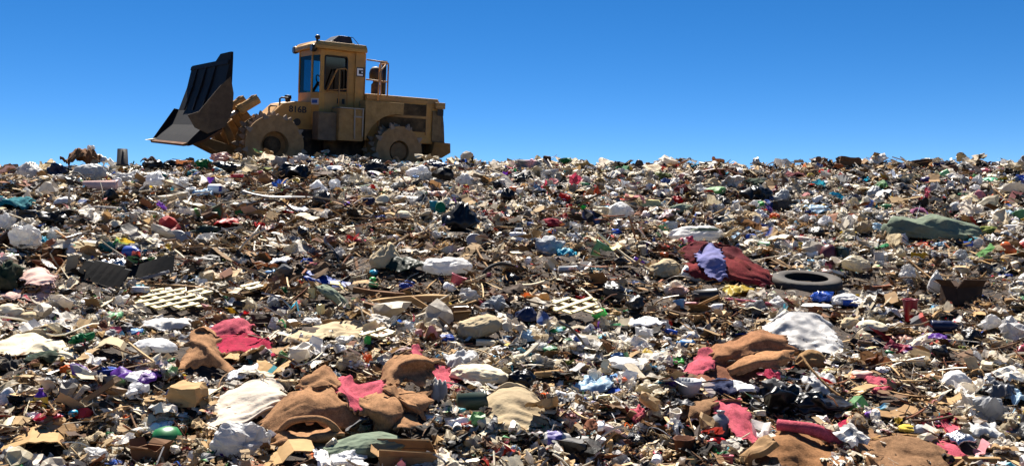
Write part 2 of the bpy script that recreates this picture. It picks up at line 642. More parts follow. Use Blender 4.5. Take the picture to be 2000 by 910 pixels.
def g_block(W, D, H, sd):
    """a closed carton or slab with dented faces"""
    V, Fc = [], []
    bm = bmesh.new()
    bmesh.ops.create_cube(bm, size=2)
    bmesh.ops.subdivide_edges(bm, edges=bm.edges, cuts=3, use_grid_fill=True)
    bm.verts.index_update()
    V = np.array([v.co[:] for v in bm.verts])
    Fc = [tuple(v.index for v in f.verts) for f in bm.faces]
    bm.free()
    o = sd * 1.37
    V = V + 0.42 * vecn(V, 0.75, o) + .12 * vecn(V, 2.2, o + 5)
    V = V * (1 - 0.05 * (np.abs(V) > 0.9).all(1))[:, None]
    return fit(V, W, D, H), Fc


def g_plank(W, D, H, sd, m=14):
    """a weathered board, slightly bowed, with splintered ends"""
    rr = random.Random(sd)
    V, Fc = [], []
    bow = rr.uniform(-0.03, 0.03) * W
    hh, dd = H, D
    ph = rr.uniform(0, 6)
    for i in range(m + 1):
        t = i / m
        x = (t - .5) * W
        z = bow * (1 - (2 * t - 1) ** 2) * 2
        k = 1 - (0.5 * max(0, t - .85) / .15 if sd % 2 else 0)
        wv = 1 + 0.10 * math.sin(t * 9 + ph)
        pts = [(-dd / 2, 0), (dd / 2, 0), (dd / 2, hh * wv), (0, hh * 1.04), (-dd / 2, hh * k)]
        for (y, zz) in pts:
            e = rr.uniform(-.02, .05) * W if i in (0, m) else 0
            V.append((x + (e if i == m else -e), y * k, z + zz))
    n = 5
    for i in range(m):
        for k in range(n):
            Fc.append((i * n + k, (i + 1) * n + k, (i + 1) * n + (k + 1) % n, i * n + (k + 1) % n))
    Fc.append(tuple(range(n)))
    Fc.append(tuple(range(m * n + n - 1, m * n - 1, -1)))
    return np.array(V), Fc


LPROF = {
    'bottle': [(0, 0), (.5, .0), (.52, .04), (.5, .3), (.52, .34), (.5, .6), (.46, .68), (.2, .84), (.17, .86), (.17, .92), (.2, .93), (.2, 1.0), (0, 1.0)],
    'cup': [(0, 0), (.36, 0), (.5, .95), (.53, 1.0), (.48, 1.0), (.34, .04), (0, .04)],
    'tub': [(0, 0), (.44, 0), (.5, .9), (.56, .92), (.56, 1.0), (.47, 1.0), (.42, .06), (0, .06)],
    'bowl': [(0, 0), (.2, 0), (.36, .3), (.47, .7), (.5, 1.0), (.46, 1.0), (.34, .4), (.18, .1), (0, .1)],
    'lid': [(0, 0.3), (.42, .3), (.45, 0), (.5, 0), (.5, .6), (.44, 1.0), (.40, .7), (0, .6)],
    'ball': [(0, 0), (.22, .06), (.4, .22), (.5, .5), (.42, .78), (.24, .94), (0, 1)],
    'dome': [(0, 0), (.5, 0), (.5, .2), (.46, .55), (.34, .84), (.16, .97), (0, 1)],
    'jug': [(0, 0), (.46, 0), (.5, .06), (.5, .55), (.44, .68), (.22, .82), (.16, .88), (.16, .93), (.2, .94), (.2, 1), (0, 1)],
}


def g_lathe(kind, W, D, H, sd, lie=False):
    m = MB()
    pr = LPROF[kind]
    m.lathe([(max(r, 0.004), h) for r, h in pr], n=22)
    V, Fc = m.vf()
    if lie:
        V = np.stack([V[:, 2], V[:, 1], V[:, 0]], -1)
        Fc = [f[::-1] for f in Fc]
    V = V * (1 + 0.06 * nz(V, 2.5, sd * 1.7))[:, None]
    return fit(V, W, D, H), Fc


def spline(P, n):
    P = [np.array(p, float) for p in P]
    P = [2 * P[0] - P[1]] + P + [2 * P[-1] - P[-2]]
    out = []
    for i in range(1, len(P) - 2):
        for j in range(n):
            t = j / n
            a, b, c, dd = P[i - 1], P[i], P[i + 1], P[i + 2]
            out.append(0.5 * (2 * b + (c - a) * t + (2 * a - 5 * b + 4 * c - dd) * t * t + (3 * b - a - 3 * c + dd) * t ** 3))
    out.append(P[-2])
    return out


def g_tangle(W, D, H, sd, r=0.012, n=14):
    rr = random.Random(sd)
    m = MB()
    P = []
    a = 0
    for i in range(n):
        a += rr.uniform(0.9, 1.8)
        q = rr.uniform(0.35, 1.0)
        P.append((math.cos(a) * q * W / 2, math.sin(a) * q * D / 2, rr.uniform(0, 1) * H))
    m.tube([tuple(p) for p in spline(P, 6)], r, 6)
    return m.vf()


def g_lattice(W, D, H, sd, pitch=0.11, bar=0.03):
    """a piece of diagonal garden trellis: two layers of crossing flat bars"""
    m = MB()
    rr = random.Random(sd)
    for s in (1, -1):
        k = -W
        while k < W:
            # bar along direction (1, s) cut to the rectangle
            t0, t1 = None, None
            pts = []
            for i in range(41):
                t = -(W + D) / 1.4 + i * (W + D) / 1.4 / 20
                x, y = k + t * 0.707, s * t * 0.707
                if abs(x) <= W / 2 * (1 - 0.15 * rr.random()) and abs(y) <= D / 2:
                    pts.append((x, y))
            if len(pts) > 2:
                (x0, y0), (x1, y1) = pts[0], pts[-1]
                L = math.hypot(x1 - x0, y1 - y0)
                c, q = (x1 - x0) / L, (y1 - y0) / L
                rot = [[c, -q, 0], [q, c, 0], [0, 0, 1]]
                m.add(*boxvf(((x0 + x1) / 2, (y0 + y1) / 2, 0.005 * s + 0.02), (L, bar, 0.012), rot))
            k += pitch
    V, Fc = m.vf()
    V[:, 2] += H * 0.8 * (V[:, 1] / D + .5)
    return V, Fc


def g_tyre(W, D, H, sd):
    m = MB()
    prof = []
    R0, w = 0.5, 0.32
    pr = [(.30, -.10), (.31, -.13), (.40, -.155), (.46, -.14), (.495, -.11), (.50, 0), (.495, .11), (.46, .14), (.40, .155), (.31, .13), (.30, .10), (.33, .085), (.44, .10), (.46, 0), (.44, -.10), (.33, -.085), (.30, -.10)]
    m.lathe([(r, h * 0.95 + .15) for r, h in pr], n=56)
    V, Fc = m.vf()
    for i in range(len(V)):      # tread blocks
        r = math.hypot(V[i, 0], V[i, 1])
        if r > .48:
            k = int(round(math.atan2(V[i, 1], V[i, 0]) / (2 * math.pi) * 56))
            if k % 2:
                V[i, :2] *= 0.985
    return fit(V, W, D, H), Fc


# control-grid surfaces for carpets and big draped pieces ---------------------
def patch_vf(rows, base, up=8, th=0.018, rough=0.009, sd=1, film=0, pleat=0):
    if not film:
        rows = [[(p[0], p[1], p[2] * .72) for p in row] for row in rows]
        rows = [[(p[0], p[1] + 1, p[2] + .16) for p in rows[0]], [(p[0], p[1] - .5, p[2] + .03) for p in rows[0]]] + rows
    fl = [p for row in rows for p in row]
    hh = hit([p[0] for p in fl], [p[1] for p in fl])
    lim = {(p[0], p[1]): (h - .09 if h == h else 99) for p, h in zip(fl, hh)}
    G = np.array([[at(p[0], p[1], min(base + p[2], lim[(p[0], p[1])])) for p in row] for row in rows])
    A = np.array([spline(list(r), up) for r in G])
    B = np.array([spline(list(A[:, j]), up) for j in range(A.shape[1])])   # (cols, rows, 3)
    ny, nx = B.shape[0], B.shape[1]
    P = B.reshape(-1, 3).copy()
    dn = np.gradient(B, axis=0)
    dm = np.gradient(B, axis=1)
    N = np.cross(dn, dm).reshape(-1, 3)
    N /= np.maximum(np.linalg.norm(N, axis=1), 1e-9)[:, None]
    view = P - np.array([0, 0, EYE])
    flip = np.sign(np.sum(N * view, 1).sum())
    N *= -flip
    P += N * (rough * nz(P, 9, sd * 1.1) + rough * 0.9 * nz(P, 3.1, sd * 2.1))[:, None]
    if film:
        P += N * (film * (vor(P, 6, sd) - .5) + film * .7 * (vor(P, 15, sd + 3) - .5) + film * .3 * (vor(P, 34, sd + 5) - .5))[:, None]
    elif pleat:
        uu = np.tile(np.linspace(0, 1, nx), ny)
        vv = np.repeat(np.linspace(0, 1, ny), nx)
        q = nz(P, 4, sd + 11)
        P += N * (pleat * (.55 * np.sin(46 * uu + 9 * q + 5 * vv) + .45 * np.sin(25 * uu - 7 * q)) * (.25 + vv) + pleat * 1.8 * (vor(P, 9, sd) - .5) + .02 * q)[:, None]
    else:
        c1 = np.clip(1 - np.abs(nz(P * np.array([1, .5, 1.2]), 3.3, sd)) * 3.2, 0, 1) ** 2
        c2 = np.clip(1 - np.abs(nz(P, 7.5, sd + 6)) * 3, 0, 1) ** 2
        P += N * (.026 * c1 ** 2 - .010 * c2 ** 1.5 + .02 * nz(P, 5.2, sd + 40) + .004 * nz(P, 26, sd))[:, None]
    # frayed, uneven border
    gi = np.arange(len(P))
    edge = (gi < nx) | (gi >= len(P) - nx) | (gi % nx == 0) | (gi % nx == nx - 1)
    j1, j2 = nz(P, 14, sd * .7 + 3), nz(P, 31, sd * .9 + 7)
    tx = (B / np.maximum(1e-9, 1)).reshape(-1, 3) - B.reshape(-1, 3).mean(0)
    tx /= np.maximum(np.linalg.norm(tx, axis=1), 1e-9)[:, None]
    P += tx * (edge * (.04 * j1 + .05 * np.sign(j2) * np.abs(j2) ** .6))[:, None]
    Q = P - N * th
    n = len(P)
    Fc = grid_faces(nx, ny) + [f[::-1] for f in grid_faces(nx, ny, n)]
    mi = [0] * ((nx - 1) * (ny - 1)) + [1] * ((nx - 1) * (ny - 1))
    ring = list(range(nx)) + [i * nx + nx - 1 for i in range(1, ny)] + [n - 1 - i for i in range(1, nx)] + [i * nx for i in range(ny - 2, 0, -1)]
    for i in range(len(ring)):
        p, q = ring[i], ring[(i + 1) % len(ring)]
        Fc.append((q, p, p + n, q + n))
        mi.append(2)
    return np.concatenate([P, Q]), Fc, mi


KEEP = []      # footprints that the loose litter leaves free: px, py, half width, half height


def carpet(name, label, cat, pieces, group=None):
    """pieces: (part name, label or None, front colour, back colour, finish, rows). Each part its own mesh."""
    allp = [p for pc in pieces for r in (pc[5][:1] if isinstance(pc[5][-1], float) else pc[5]) for p in r]
    bx = np.mean([p[0] for p in allp])
    by = max(p[1] for p in allp)
    base = hit([bx], [min(by, 905)])[0]
    low = at(bx, by, base)
    root = bpy.data.objects.new(name, None)
    root.location = low
    COL.objects.link(root)
    tag(root, label, cat, group)
    for i, (pn, pl, c1, c2, fin, rows) in enumerate(pieces):
        if isinstance(rows[-1], float):          # a rolled edge: a thick bent tube
            mb = MB()
            mb.tube([tuple(q) for q in spline([at(p[0], p[1], base + p[2]) for p in rows[0]], 7)], rows[-1], 12)
            V, Fc = mb.vf()
            V = V + .010 * np.stack([nz(V, 7, 1), nz(V, 7, 5), nz(V, 7, 9)], -1)
            o = link(pn, V - low, Fc, mat(fin, c1), True, root)
            if pl:
                o["label"] = pl
            continue
        V, Fc, mi = patch_vf(rows, base, sd=i + len(label)) if fin == 'pad' else patch_vf(rows, base, 13, .006, .02, i + 3, 0, .016 if fin == 'film' else .009)
        o = link(pn, V - low, Fc, [mat(fin, c1), mat(fin, c2), mat(fin, (176, 138, 104) if fin == 'pad' else c1)], True, root, mi)
        if pl:
            o["label"] = pl
        ps = [p for r in rows for p in r]
        xs, ys = [p[0] for p in ps], [p[1] for p in ps]
        KEEP.append(((min(xs) + max(xs)) / 2, (min(ys) + max(ys)) / 2, (max(xs) - min(xs)) / 2, (max(ys) - min(ys)) / 2))
    return root


# ------------------------------------------------------------------ the compactor
def machine():
    yel, yel2 = (188, 140, 72), (172, 130, 74)
    Y = mat('paint', yel)
    YD = mat('paint', yel2)
    MUD = mat('muddy', (122, 98, 66))
    MUDD = mat('muddy', (88, 74, 60))
    BLK = mat('hard', 'bk')
    BLUEBLK = mat('paint', (34, 36, 44))
    STEEL = mat('steel', (150, 140, 128))
    GL = glass_mat((0.14, 0.46, 0.52), 0.05)
    GLD = glass_mat((0.035, 0.075, 0.085), 0.06)
    psi = 33
    root = bpy.data.objects.new("landfill_compactor", None)
    COL.objects.link(root)
    root.location = (-4.866, 24.5, 3.3155)
    root.scale = (.96, .96, .96)
    root.rotation_euler = (R(-5.5), 0, R(180 + psi))
    tag(root, "dusty yellow landfill compactor with raised dark blade and toothed steel drums on the crest", "compactor")

    # chassis -----------------------------------------------------------------
    m = MB()
    m.box(-2.55, 0.62, -.62, .62, .42, 1.25)
    m.box(0.55, 1.0, -.36, .36, .5, 1.15)
    m.box(-1.5, -.9, -.82, .82, .55, .9)
    m.box(2.0, 2.65, -.82, .82, .55, .88)
    m.box(0.95, 2.6, -.56, .56, .4, 1.18)
    m.box(-.3, .7, -1.1, 1.1, .92, 1.28)
    m.build("chassis", mat('muddy', (54, 48, 44)), root, bevel=.015)
    # front frame -------------------------------------------------------------
    m = MB()
    m.prism([(.86, 1.1), (.86, 1.92), (1.41, 1.92), (1.78, 1.84), (2.02, 1.6), (2.55, 1.15), (2.5, .9), (1.2, .9)], -.55, .55)
    ff = m.build("front_frame", Y, root, bevel=.02)
    m = MB()
    m.lathe([(.001, 0), (.10, 0), (.10, .012), (.001, .012)], 'y', (1.38, .551, 1.36), 20)
    m.build("pin_hole", BLK, ff)
    for x, z in ((1.95, 1.62), (1.66, 1.86)):
        m = MB()
        m.tube([(x + .13, .3, z - .05), (x + .13, .3, z + .1), (x + .08, .3, z + .14), (x - .08, .3, z + .14), (x - .1, .3, z - .03)], .025, 6)
        m.build("lifting_eye", BLUEBLK, ff)
    m = MB()
    m.lathe([(.001, .14), (.09, .13), (.1, .05), (.07, 0), (.07, -.05)], 'z', (1.5, .1, 1.95), 14)
    m.build("filler_cap", BLK, ff)

    def text(body, size, x, y, z, mt, name, parent, depth=.006, sx=1.0):
        cu = bpy.data.curves.new(name, 'FONT')
        cu.body = body
        cu.size = size
        cu.extrude = depth
        cu.offset = size * 0.02
        to = bpy.data.objects.new(name, cu)
        COL.objects.link(to)
        bpy.context.view_layer.update()
        me = bpy.data.meshes.new_from_object(to)
        COL.objects.unlink(to)
        bpy.data.objects.remove(to)
        # text x runs along -x of the machine, y along z, facing +y
        for v in me.vertices:
            c = v.co.copy()
            v.co = (x - c.x * sx, y + c.z, z + c.y)
        me.flip_normals()
        me.materials.clear()
        me.materials.append(mt)
        o = bpy.data.objects.new(name, me)
        COL.objects.link(o)
        o.parent = parent
        return o
    text("816B", .24, 1.62, .558, 1.62, BLK, "model_lettering", ff)

    # cab -----------------------------------------------------------------------
    base = [(1.0, -.5), (1.0, .5), (.88, .85), (-.42, .85), (-.42, -.85), (.88, -.85)]
    m = MB()
    m.plan(base, 1.3, 2.2)
    for s in (1, -1):
        y0, y1 = (.79, .85) if s > 0 else (-.85, -.79)
        m.box(.75, .875, y0, y1, 2.2, 3.36)          # front post
        m.box(-.42, .10, y0, y1, 2.2, 3.36)          # wide rear post
        m.box(.10, .75, y0, y1, 3.2, 3.36)
        m.box(.10, .75, y0, y1, 2.2, 2.27)
    m.box(-.42, -.36, -.79, .79, 2.2, 2.5)
    m.box(-.42, -.36, -.79, .79, 3.15, 3.36)
    for y in (-.5, .5):
        m.box(.95, 1.0, y - .035, y + .035, 2.2, 3.36)
    m.plan([(.98, -.5), (.98, .5), (.87, .84), (.82, .82), (.92, .47), (.92, -.47), (.82, -.82), (.87, -.84)], 3.2, 3.36)
    cab = m.build("cab", Y, root, bevel=.012)
    m = MB()
    lo = [(1.06, -.55), (1.14, .55), (1.08, 1.0), (-.42, 1.0), (-.42, -1.0), (1.0, -1.0)]
    hi = [(.98, -.5), (1.0, .5), (.95, .92), (-.40, .94), (-.40, -.94), (.92, -.92)]
    m.plan(lo, 3.362, 3.46)
    m.plan(lo, 3.4605, 3.57, hi)
    m.build("roof", Y, cab, bevel=.02)
    m = MB()
    m.box(-.425, -.12, .852, .90, 1.75, 3.36)
    m.box(-.425, -.36, .40, .90, 1.75, 3.0)
    m.build("roll_bar", Y, cab, bevel=.012)
    m = MB()
    m.box(-.38, -.15, .902, .912, 2.70, 2.96)
    em = m.build("emblem_plate", mat('hard', 'dk'), cab)
    m = MB()
    W = mat('hard', 'ww')
    for (x0, x1, z0, z1) in ((-.21, -.165, 2.73, 2.93), (-.335, -.211, 2.885, 2.93), (-.335, -.211, 2.73, 2.775), (-.335, -.29, 2.81, 2.85)):
        m.box(x0, x1, .913, .918, z0, z1)
    m.build("emblem", W, em)
    # panes
    m = MB()
    m.box(.972, .98, -.465, .465, 2.2, 3.2)
    m.build("windscreen", GL, cab)
    for s in (1, -1):
        m = MB()
        a, b = (.97, .535 * s), (.885, .79 * s)
        m.add([(a[0], a[1], 2.2), (b[0], b[1], 2.2), (b[0], b[1], 3.2), (a[0], a[1], 3.2)], [(0, 1, 2, 3)])
        m.build("corner_window", GL, cab)
        m = MB()
        yy = .80 * s
        m.add([(.75, yy, 2.27), (.10, yy, 2.27), (.10, yy, 3.2), (.75, yy, 3.2)], [(0, 1, 2, 3)])
        dr = m.build("door_window", GLD if s > 0 else GL, cab)
        # rubber seal with rounded corners
        m = MB()
        q = []
        for (cx, cz, a0) in ((.69, 3.14, 0), (.16, 3.14, 90), (.16, 2.33, 180), (.69, 2.33, 270)):
            for k in range(5):
                w = R(a0 + k * 22.5)
                q.append((cx + .055 * math.cos(w), .852 * s, cz + .055 * math.sin(w)))
        q.append(q[0])
        m.tube(q, .022, 6)
        m.build("window_seal", BLK, dr)
    m = MB()
    m.add([(-.39, -.79, 2.5), (-.39, .79, 2.5), (-.39, .79, 3.15), (-.39, -.79, 3.15)], [(0, 1, 2, 3)])
    m.build("rear_window", GLD, cab)
    m = MB()
    m.plan([(.9, -.46), (.9, .46), (.8, .76), (-.35, .76), (-.35, -.76), (.8, -.76)], 2.203, 2.215)
    m.box(-.34, .08, -.775, -.772, 2.22, 3.3)
    m.box(-.34, .7, -.76, .76, 3.30, 3.32)
    m.build("cab_lining", mat('cloth', 'bk'), cab)
    m = MB()
    m.box(-.2, .25, -.28, .28, 2.218, 2.45)
    m.box(-.26, -.12, -.28, .28, 2.45, 3.0)
    m.build("operator_seat", mat('cloth', 'bk'), cab, bevel=.04)
    m = MB()
    m.tube([(.78, 0, 2.2), (.60, 0, 2.52)], .04, 8)
    ring = [(.58 + .06 * math.cos(w), .19 * math.sin(w), 2.55 + .16 * math.cos(w)) for w in [k * math.pi / 9 for k in range(19)]]
    m.tube(ring, .018, 6)
    m.build("steering_wheel", BLK, cab)
    # door
    m = MB()
    m.box(.12, .74, .852, .862, 1.46, 2.18)
    door = m.build("door", YD, cab, bevel=.006)
    m = MB()
    m.box(.30, .38, .864, .876, 1.92, 2.06)
    m.box(.16, .24, .864, .876, 1.92, 2.06)
    m.build("vent_slot", BLK, door)
    m = MB()
    m.tube([(.70, .92, 2.22), (.46, 1.0, 2.84), (.22, 1.0, 2.88), (.14, 1.0, 2.82), (.14, 1.0, 1.72), (.14, .9, 1.66)], .022, 7)
    m.tube([(.38, 1.0, 2.85), (.38, 1.0, 1.7), (.38, .9, 1.66)], .02, 7)
    m.tube([(.72, .9, 2.25), (.14, 1.0, 2.33)], .016, 6)
    m.build("grab_rail", mat('paint', (170, 120, 62)), cab, smooth=True)
    ev, nv = np.array([-.12, .35]) / .37, np.array([.946, .324])
    for nm, a, z0, z1, lift, mt, par in (("sticker", .16, 1.86, 2.03, .006, mat('hard', 'lw'), cab), ("blue_print", .11, 1.90, 1.99, .010, mat('hard', (30, 90, 170)), None)):
        c = np.array([.94, .675]) + nv * lift
        p, q = c - ev * a, c + ev * a
        m = MB()
        m.plan([tuple(p), tuple(q), tuple(q - nv * .004), tuple(p - nv * .004)], z0, z1)
        st = m.build(nm, mt, par or st)
    # lights, beacon, air conditioner, antenna
    for (x, y, z, up) in ((1.06, .86, 3.36, 1), (.94, -.92, 3.42, 1)):
        m = MB()
        m.lathe([(.001, -.05), (.08, -.05), (.11, .03), (.10, .09), (.001, .09)], 'x', (x, y, z), 16)
        m.tube([(x, y, z), (x - .02, y, z + .14)], .025, 6)
        wl = m.build("work_light", BLK, root, smooth=True)
        m = MB()
        m.lathe([(.001, .093), (.09, .093), (.09, .099), (.001, .099)], 'x', (x, y, z), 16)
        m.build("lens", mat('hard', 'dgy'), wl)
    m = MB()
    m.tube([(.98, .82, 3.5), (.98, .82, 3.62)], .03, 7)
    m.lathe([(.001, -.07), (.06, -.06), (.07, .02), (.001, .07)], 'x', (.98, .82, 3.66), 12)
    m.build("beacon", BLK, root, smooth=True)
    m = MB()
    m.plan([(.42, -.45), (.42, .35), (-.30, .35), (-.30, -.45)], 3.572, 3.66)
    m.plan([(.38, -.42), (.38, .32), (-.26, .32), (-.26, -.42)], 3.6605, 3.84, [(.14, -.36), (.14, .26), (-.22, .26), (-.22, -.36)])
    m.build("air_conditioner", mat('hard', 'dk'), root, bevel=.02)
    m = MB()
    m.tube([(-.12, .2, 3.84), (-.2, .45, 3.80), (-.30, .7, 3.57)], .010, 5)
    m.build("aerial", BLK, root)

    # engine hood ---------------------------------------------------------------
    m = MB()
    m.box(-2.70, -.43, -1.0, 1.0, .95, 2.26)
    hd = m.build("hood", Y, root, bevel=.025)
    m = MB()
    for (z0, z1) in ((1.74, 2.06), (1.28, 1.66)):
        m.box(-2.3, -.85, 1.002, 1.014, z0, z1)
        k = z0 + .03
        while k < z1 - .02:
            m.box(-2.28, -.87, 1.015, 1.030, k, k + .022)
            k += .045
    m.build("side_grille", mat('muddy', (66, 56, 44)), hd)
    m = MB()
    m.box(-2.72, -.43, .96, 1.02, 2.10, 2.20)
    m.box(-2.34, -2.30, .99, 1.034, 1.2, 2.10)
    m.box(-.84, -.80, .99, 1.034, 1.2, 2.10)
    m.box(-2.34, -.80, .99, 1.032, 1.665, 1.735)
    m.build("hood_trim", YD, hd, bevel=.006)
    m = MB()
    m.prism([(-2.701, 2.18), (-2.701, .95), (-2.98, .95), (-2.93, 1.5), (-2.84, 2.1)], -.98, .98)
    m.build("radiator_guard", mat('muddy', (104, 92, 76)), root, bevel=.015)
    m = MB()
    m.box(-2.78, -2.5, 1.02, 1.06, 1.02, 1.9)
    m.build("rear_panel", mat('muddy', (118, 100, 74)), root, bevel=.01)
    m = MB()
    m.box(-2.86, -2.55, .9, 1.14, 1.98, 2.16)
    rl = m.build("rear_lamp", YD, root, bevel=.012)
    m = MB()
    m.box(-2.80, -2.60, 1.142, 1.15, 1.78, 1.97)
    m.build("bracket", BLK, rl)
    m = MB()
    m.prism([(-2.45, .62), (-2.55, 1.02), (-3.08, 1.0), (-3.1, .72), (-2.8, .55)], -1.15, 1.15)
    m.prism([(-2.3, .42), (-2.4, .6), (-2.9, .52), (-2.95, .42)], -1.0, 1.0)
    m.build("counterweight", mat('muddy', (132, 98, 56)), root, bevel=.02)
    # fender + steps + tank -------------------------------------------------------
    m = MB()
    arc = [(-1.19 + 1.0 * math.cos(R(a)), .72 + 1.0 * math.sin(R(a))) for a in range(15, 100, 12)]
    m.prism([(-.20, 2.04), (-.20, .95)] + arc + [(-1.36, 2.04)], 1.06, 1.5)
    m.build("fender", mat('muddy', (160, 128, 82)), root, bevel=.015)
    m = MB()
    m.box(-.16, .55, .9, 1.5, .92, 1.78)
    tk = m.build("step_tank", mat('muddy', (160, 126, 80)), root, bevel=.03)
    m = MB()
    m.tube([(.12, 1.53, 1.78), (.12, 1.54, 1.2), (.10, 1.52, .98)], .02, 6)
    m.box(-.10, .14, 1.5, 1.56, 1.56, 1.6)
    m.tube([(-.12, 1.53, 1.82), (-.12, 1.53, 1.05)], .02, 6)
    m.box(-.15, .54, .95, 1.53, 1.785, 1.815)
    m.build("step", STEEL, tk)
    m = MB()
    m.box(.56, 1.08, .9, 1.36, .90, 1.66)
    m.build("battery_box", mat('muddy', (104, 92, 78)), root, bevel=.03)
    # handrails ------------------------------------------------------------------
    m = MB()
    for y in (1.0,):
        m.tube([(-.40, y, 3.18), (-1.02, y, 3.16), (-1.06, y, 3.1), (-1.06, y, 2.2)], .022, 7)
        m.tube([(-.40, y, 2.64), (-1.06, y, 2.62)], .022, 7)
        m.tube([(-.82, y, 3.17), (-.86, y, 2.2)], .02, 7)
        m.tube([(-.72, y + .12, 2.05), (-.76, y + .1, 2.86), (-1.0, y, 3.12)], .022, 7)
    m.tube([(-1.06, 1.0, 3.14), (-1.06, .4, 3.14), (-1.06, .4, 2.2)], .02, 7)
    m.build("handrail", mat('paint', (176, 134, 92)), root, smooth=True)
    m = MB()
    m.tube([(-1.52, -.3, 2.2), (-1.52, -.3, 3.3)], .075, 12)
    m.lathe([(.08, 0), (.10, .0), (.10, .08), (.001, .08)], 'z', (-1.52, -.3, 3.24), 14)
    m.build("exhaust_pipe", BLUEBLK, root, smooth=True)
    m = MB()
    m.lathe([(.13, 0), (.13, .34), (.08, .40), (.08, .46), (.19, .48), (.20, .66), (.17, .78), (.10, .85), (.001, .87)], 'z', (-1.18, -.1, 2.25), 18)
    m.build("air_precleaner", BLUEBLK, root, smooth=True)

    # drums ------------------------------------------------------------------------
    def drum(x, z, r, side, recess):
        s = side
        y = lambda v: v * s
        m = MB()
        m.lathe([(.2, y(.78)), (r * .93, y(.78)), (r * .93, y(1.60))], 'y', (x, 0, z), 40)
        m.lathe([(r * .93, y(1.585)), (r, y(1.585)), (r, y(1.65)), (recess, y(1.652)), (recess, y(1.36)), (.05, y(1.36))], 'y', (x, 0, z), 44)
        m.lathe([(r * .93, y(.75)), (r, y(.75)), (r, y(.81)), (r * .93, y(.81))], 'y', (x, 0, z), 44)
        dm = m.build("drum", mat('muddy', (150, 120, 84)), root, smooth=False)
        m = MB()
        hr = recess * (.62 if recess > .33 else .82)
        m.lathe([(.001, y(1.5 if recess > .33 else 1.62)), (hr * .5, y(1.5 if recess > .33 else 1.62)), (hr, y(1.45 if recess > .33 else 1.60)), (hr, y(1.34))], 'y', (x, 0, z), 24)
        m.build("hub", mat('muddy', (112, 90, 64) if recess < .33 else (46, 38, 32)), dm)
        rr = random.Random(int(x * 10))
        tm = mat('muddy', (140, 126, 112))
        far = MB()
        for j, yy in enumerate((.86, 1.06, 1.26, 1.46, 1.61)):
            n = 9
            for k in range(n):
                w = 2 * math.pi * (k + .5 * (j % 2)) / n + .13 * j
                hgt = .11 + rr.uniform(-.04, .02)
                r0, r1 = r * .92, r + hgt
                c, q = math.cos(w), math.sin(w)
                tx, tz = -q, c
                V = []
                for (rad, hw, hy) in ((r0, .075, .06), (r1 - .06, .04, .045), (r1, .008, .035)):
                    for a, b in ((-1, -1), (1, -1), (1, 1), (-1, 1)):
                        V.append((x + c * rad + tx * hw * a, y(yy) + hy * b, z + q * rad + tz * hw * a))
                Fc = [(8, 9, 10, 11)]
                for lv in (0, 4):
                    for i in range(4):
                        Fc.append((lv + i, lv + (i + 1) % 4, lv + 4 + (i + 1) % 4, lv + 4 + i))
                if side > 0:
                    m = MB()
                    m.add(V, Fc)
                    m.build("tooth", tm, dm)
                else:
                    far.add(V, Fc)
        if side < 0:
            far.build("teeth", tm, dm)
    for s in (1, -1):
        drum(2.33, .71, .77, s, .36)
        drum(-1.19, .70, .70, s, .30)

    # blade, arms, cylinder ---------------------------------------------------------
    DKB = mat('blade', (14, 14, 18))
    RUST = mat('muddy', (100, 66, 44))
    front = [(3.42, 2.76), (3.55, 2.15), (3.77, 1.5), (4.0, 1.1), (4.25, .84), (4.41, .66)]
    rear = [(3.36, 2.76), (3.38, 1.95), (3.38, 1.48), (3.55, 1.08), (4.0, .76), (4.37, .60)]
    m = MB()
    for i in range(5):
        m.prism([front[i], front[i + 1], rear[i + 1], rear[i]], -1.95, 1.95)
    m.prism([(3.42, 2.761), (3.36, 2.761), (3.36, 2.92), (3.42, 2.92)], 1.0, 1.95)
    m.add([(3.42, .55, 2.761), (3.42, 1.0, 2.761), (3.42, 1.0, 2.92), (3.36, .55, 2.761), (3.36, 1.0, 2.761), (3.36, 1.0, 2.92)], [(0, 1, 2), (3, 5, 4), (0, 2, 5, 3), (0, 3, 4, 1), (1, 4, 5, 2)])
    bl = m.build("blade", DKB, root)
    bl.location = (.16, 0, .02)
    m = MB()
    for k in range(3):
        m.prism([(3.425, 2.7), (3.56, 2.15), (3.775, 1.5), (3.81, 1.5), (3.60, 2.17), (3.46, 2.7)], -1.2 + k * .95, -1.13 + k * .95)
    m.prism([(3.43, 2.72), (3.45, 2.62), (3.48, 2.63), (3.46, 2.73)], -1.9, 1.9)
    m.build("stiffener", mat('blade', (19, 19, 24)), bl)
    for (yy, ps, mt) in ((1.952, [(3.34, 1.92), (3.42, 2.32), (3.66, 2.08), (4.16, 1.42), (4.42, 1.32), (4.25, 1.03), (3.95, .90), (3.53, 1.08), (3.36, 1.48)], MUDD),
                         (-1.992, [(3.70, 1.52), (3.88, 1.55), (4.44, .68), (4.25, .63), (3.95, .80)], DKB)):
        m = MB()
        m.prism(ps, yy, yy + .04)
        m.build("side_plate", mt, bl, bevel=.008)
    m = MB()
    m.prism([(4.31, .70), (4.51, .62), (4.49, .57), (4.31, .60)], -1.9, 1.93)
    m.build("cutting_edge", RUST, bl)
    m = MB()
    m.prism([(4.0, .755), (4.37, .598), (4.37, .58), (4.0, .70), (3.6, .95), (3.57, 1.05)], -1.93, 1.93)
    m.build("wear_plate", RUST, bl)
    m = MB()
    m.prism([(4.25, .72), (4.64, .64), (4.25, .60)], -1.995, -1.78)
    m.build("corner_bit", mat('steel', (190, 180, 160)), bl)
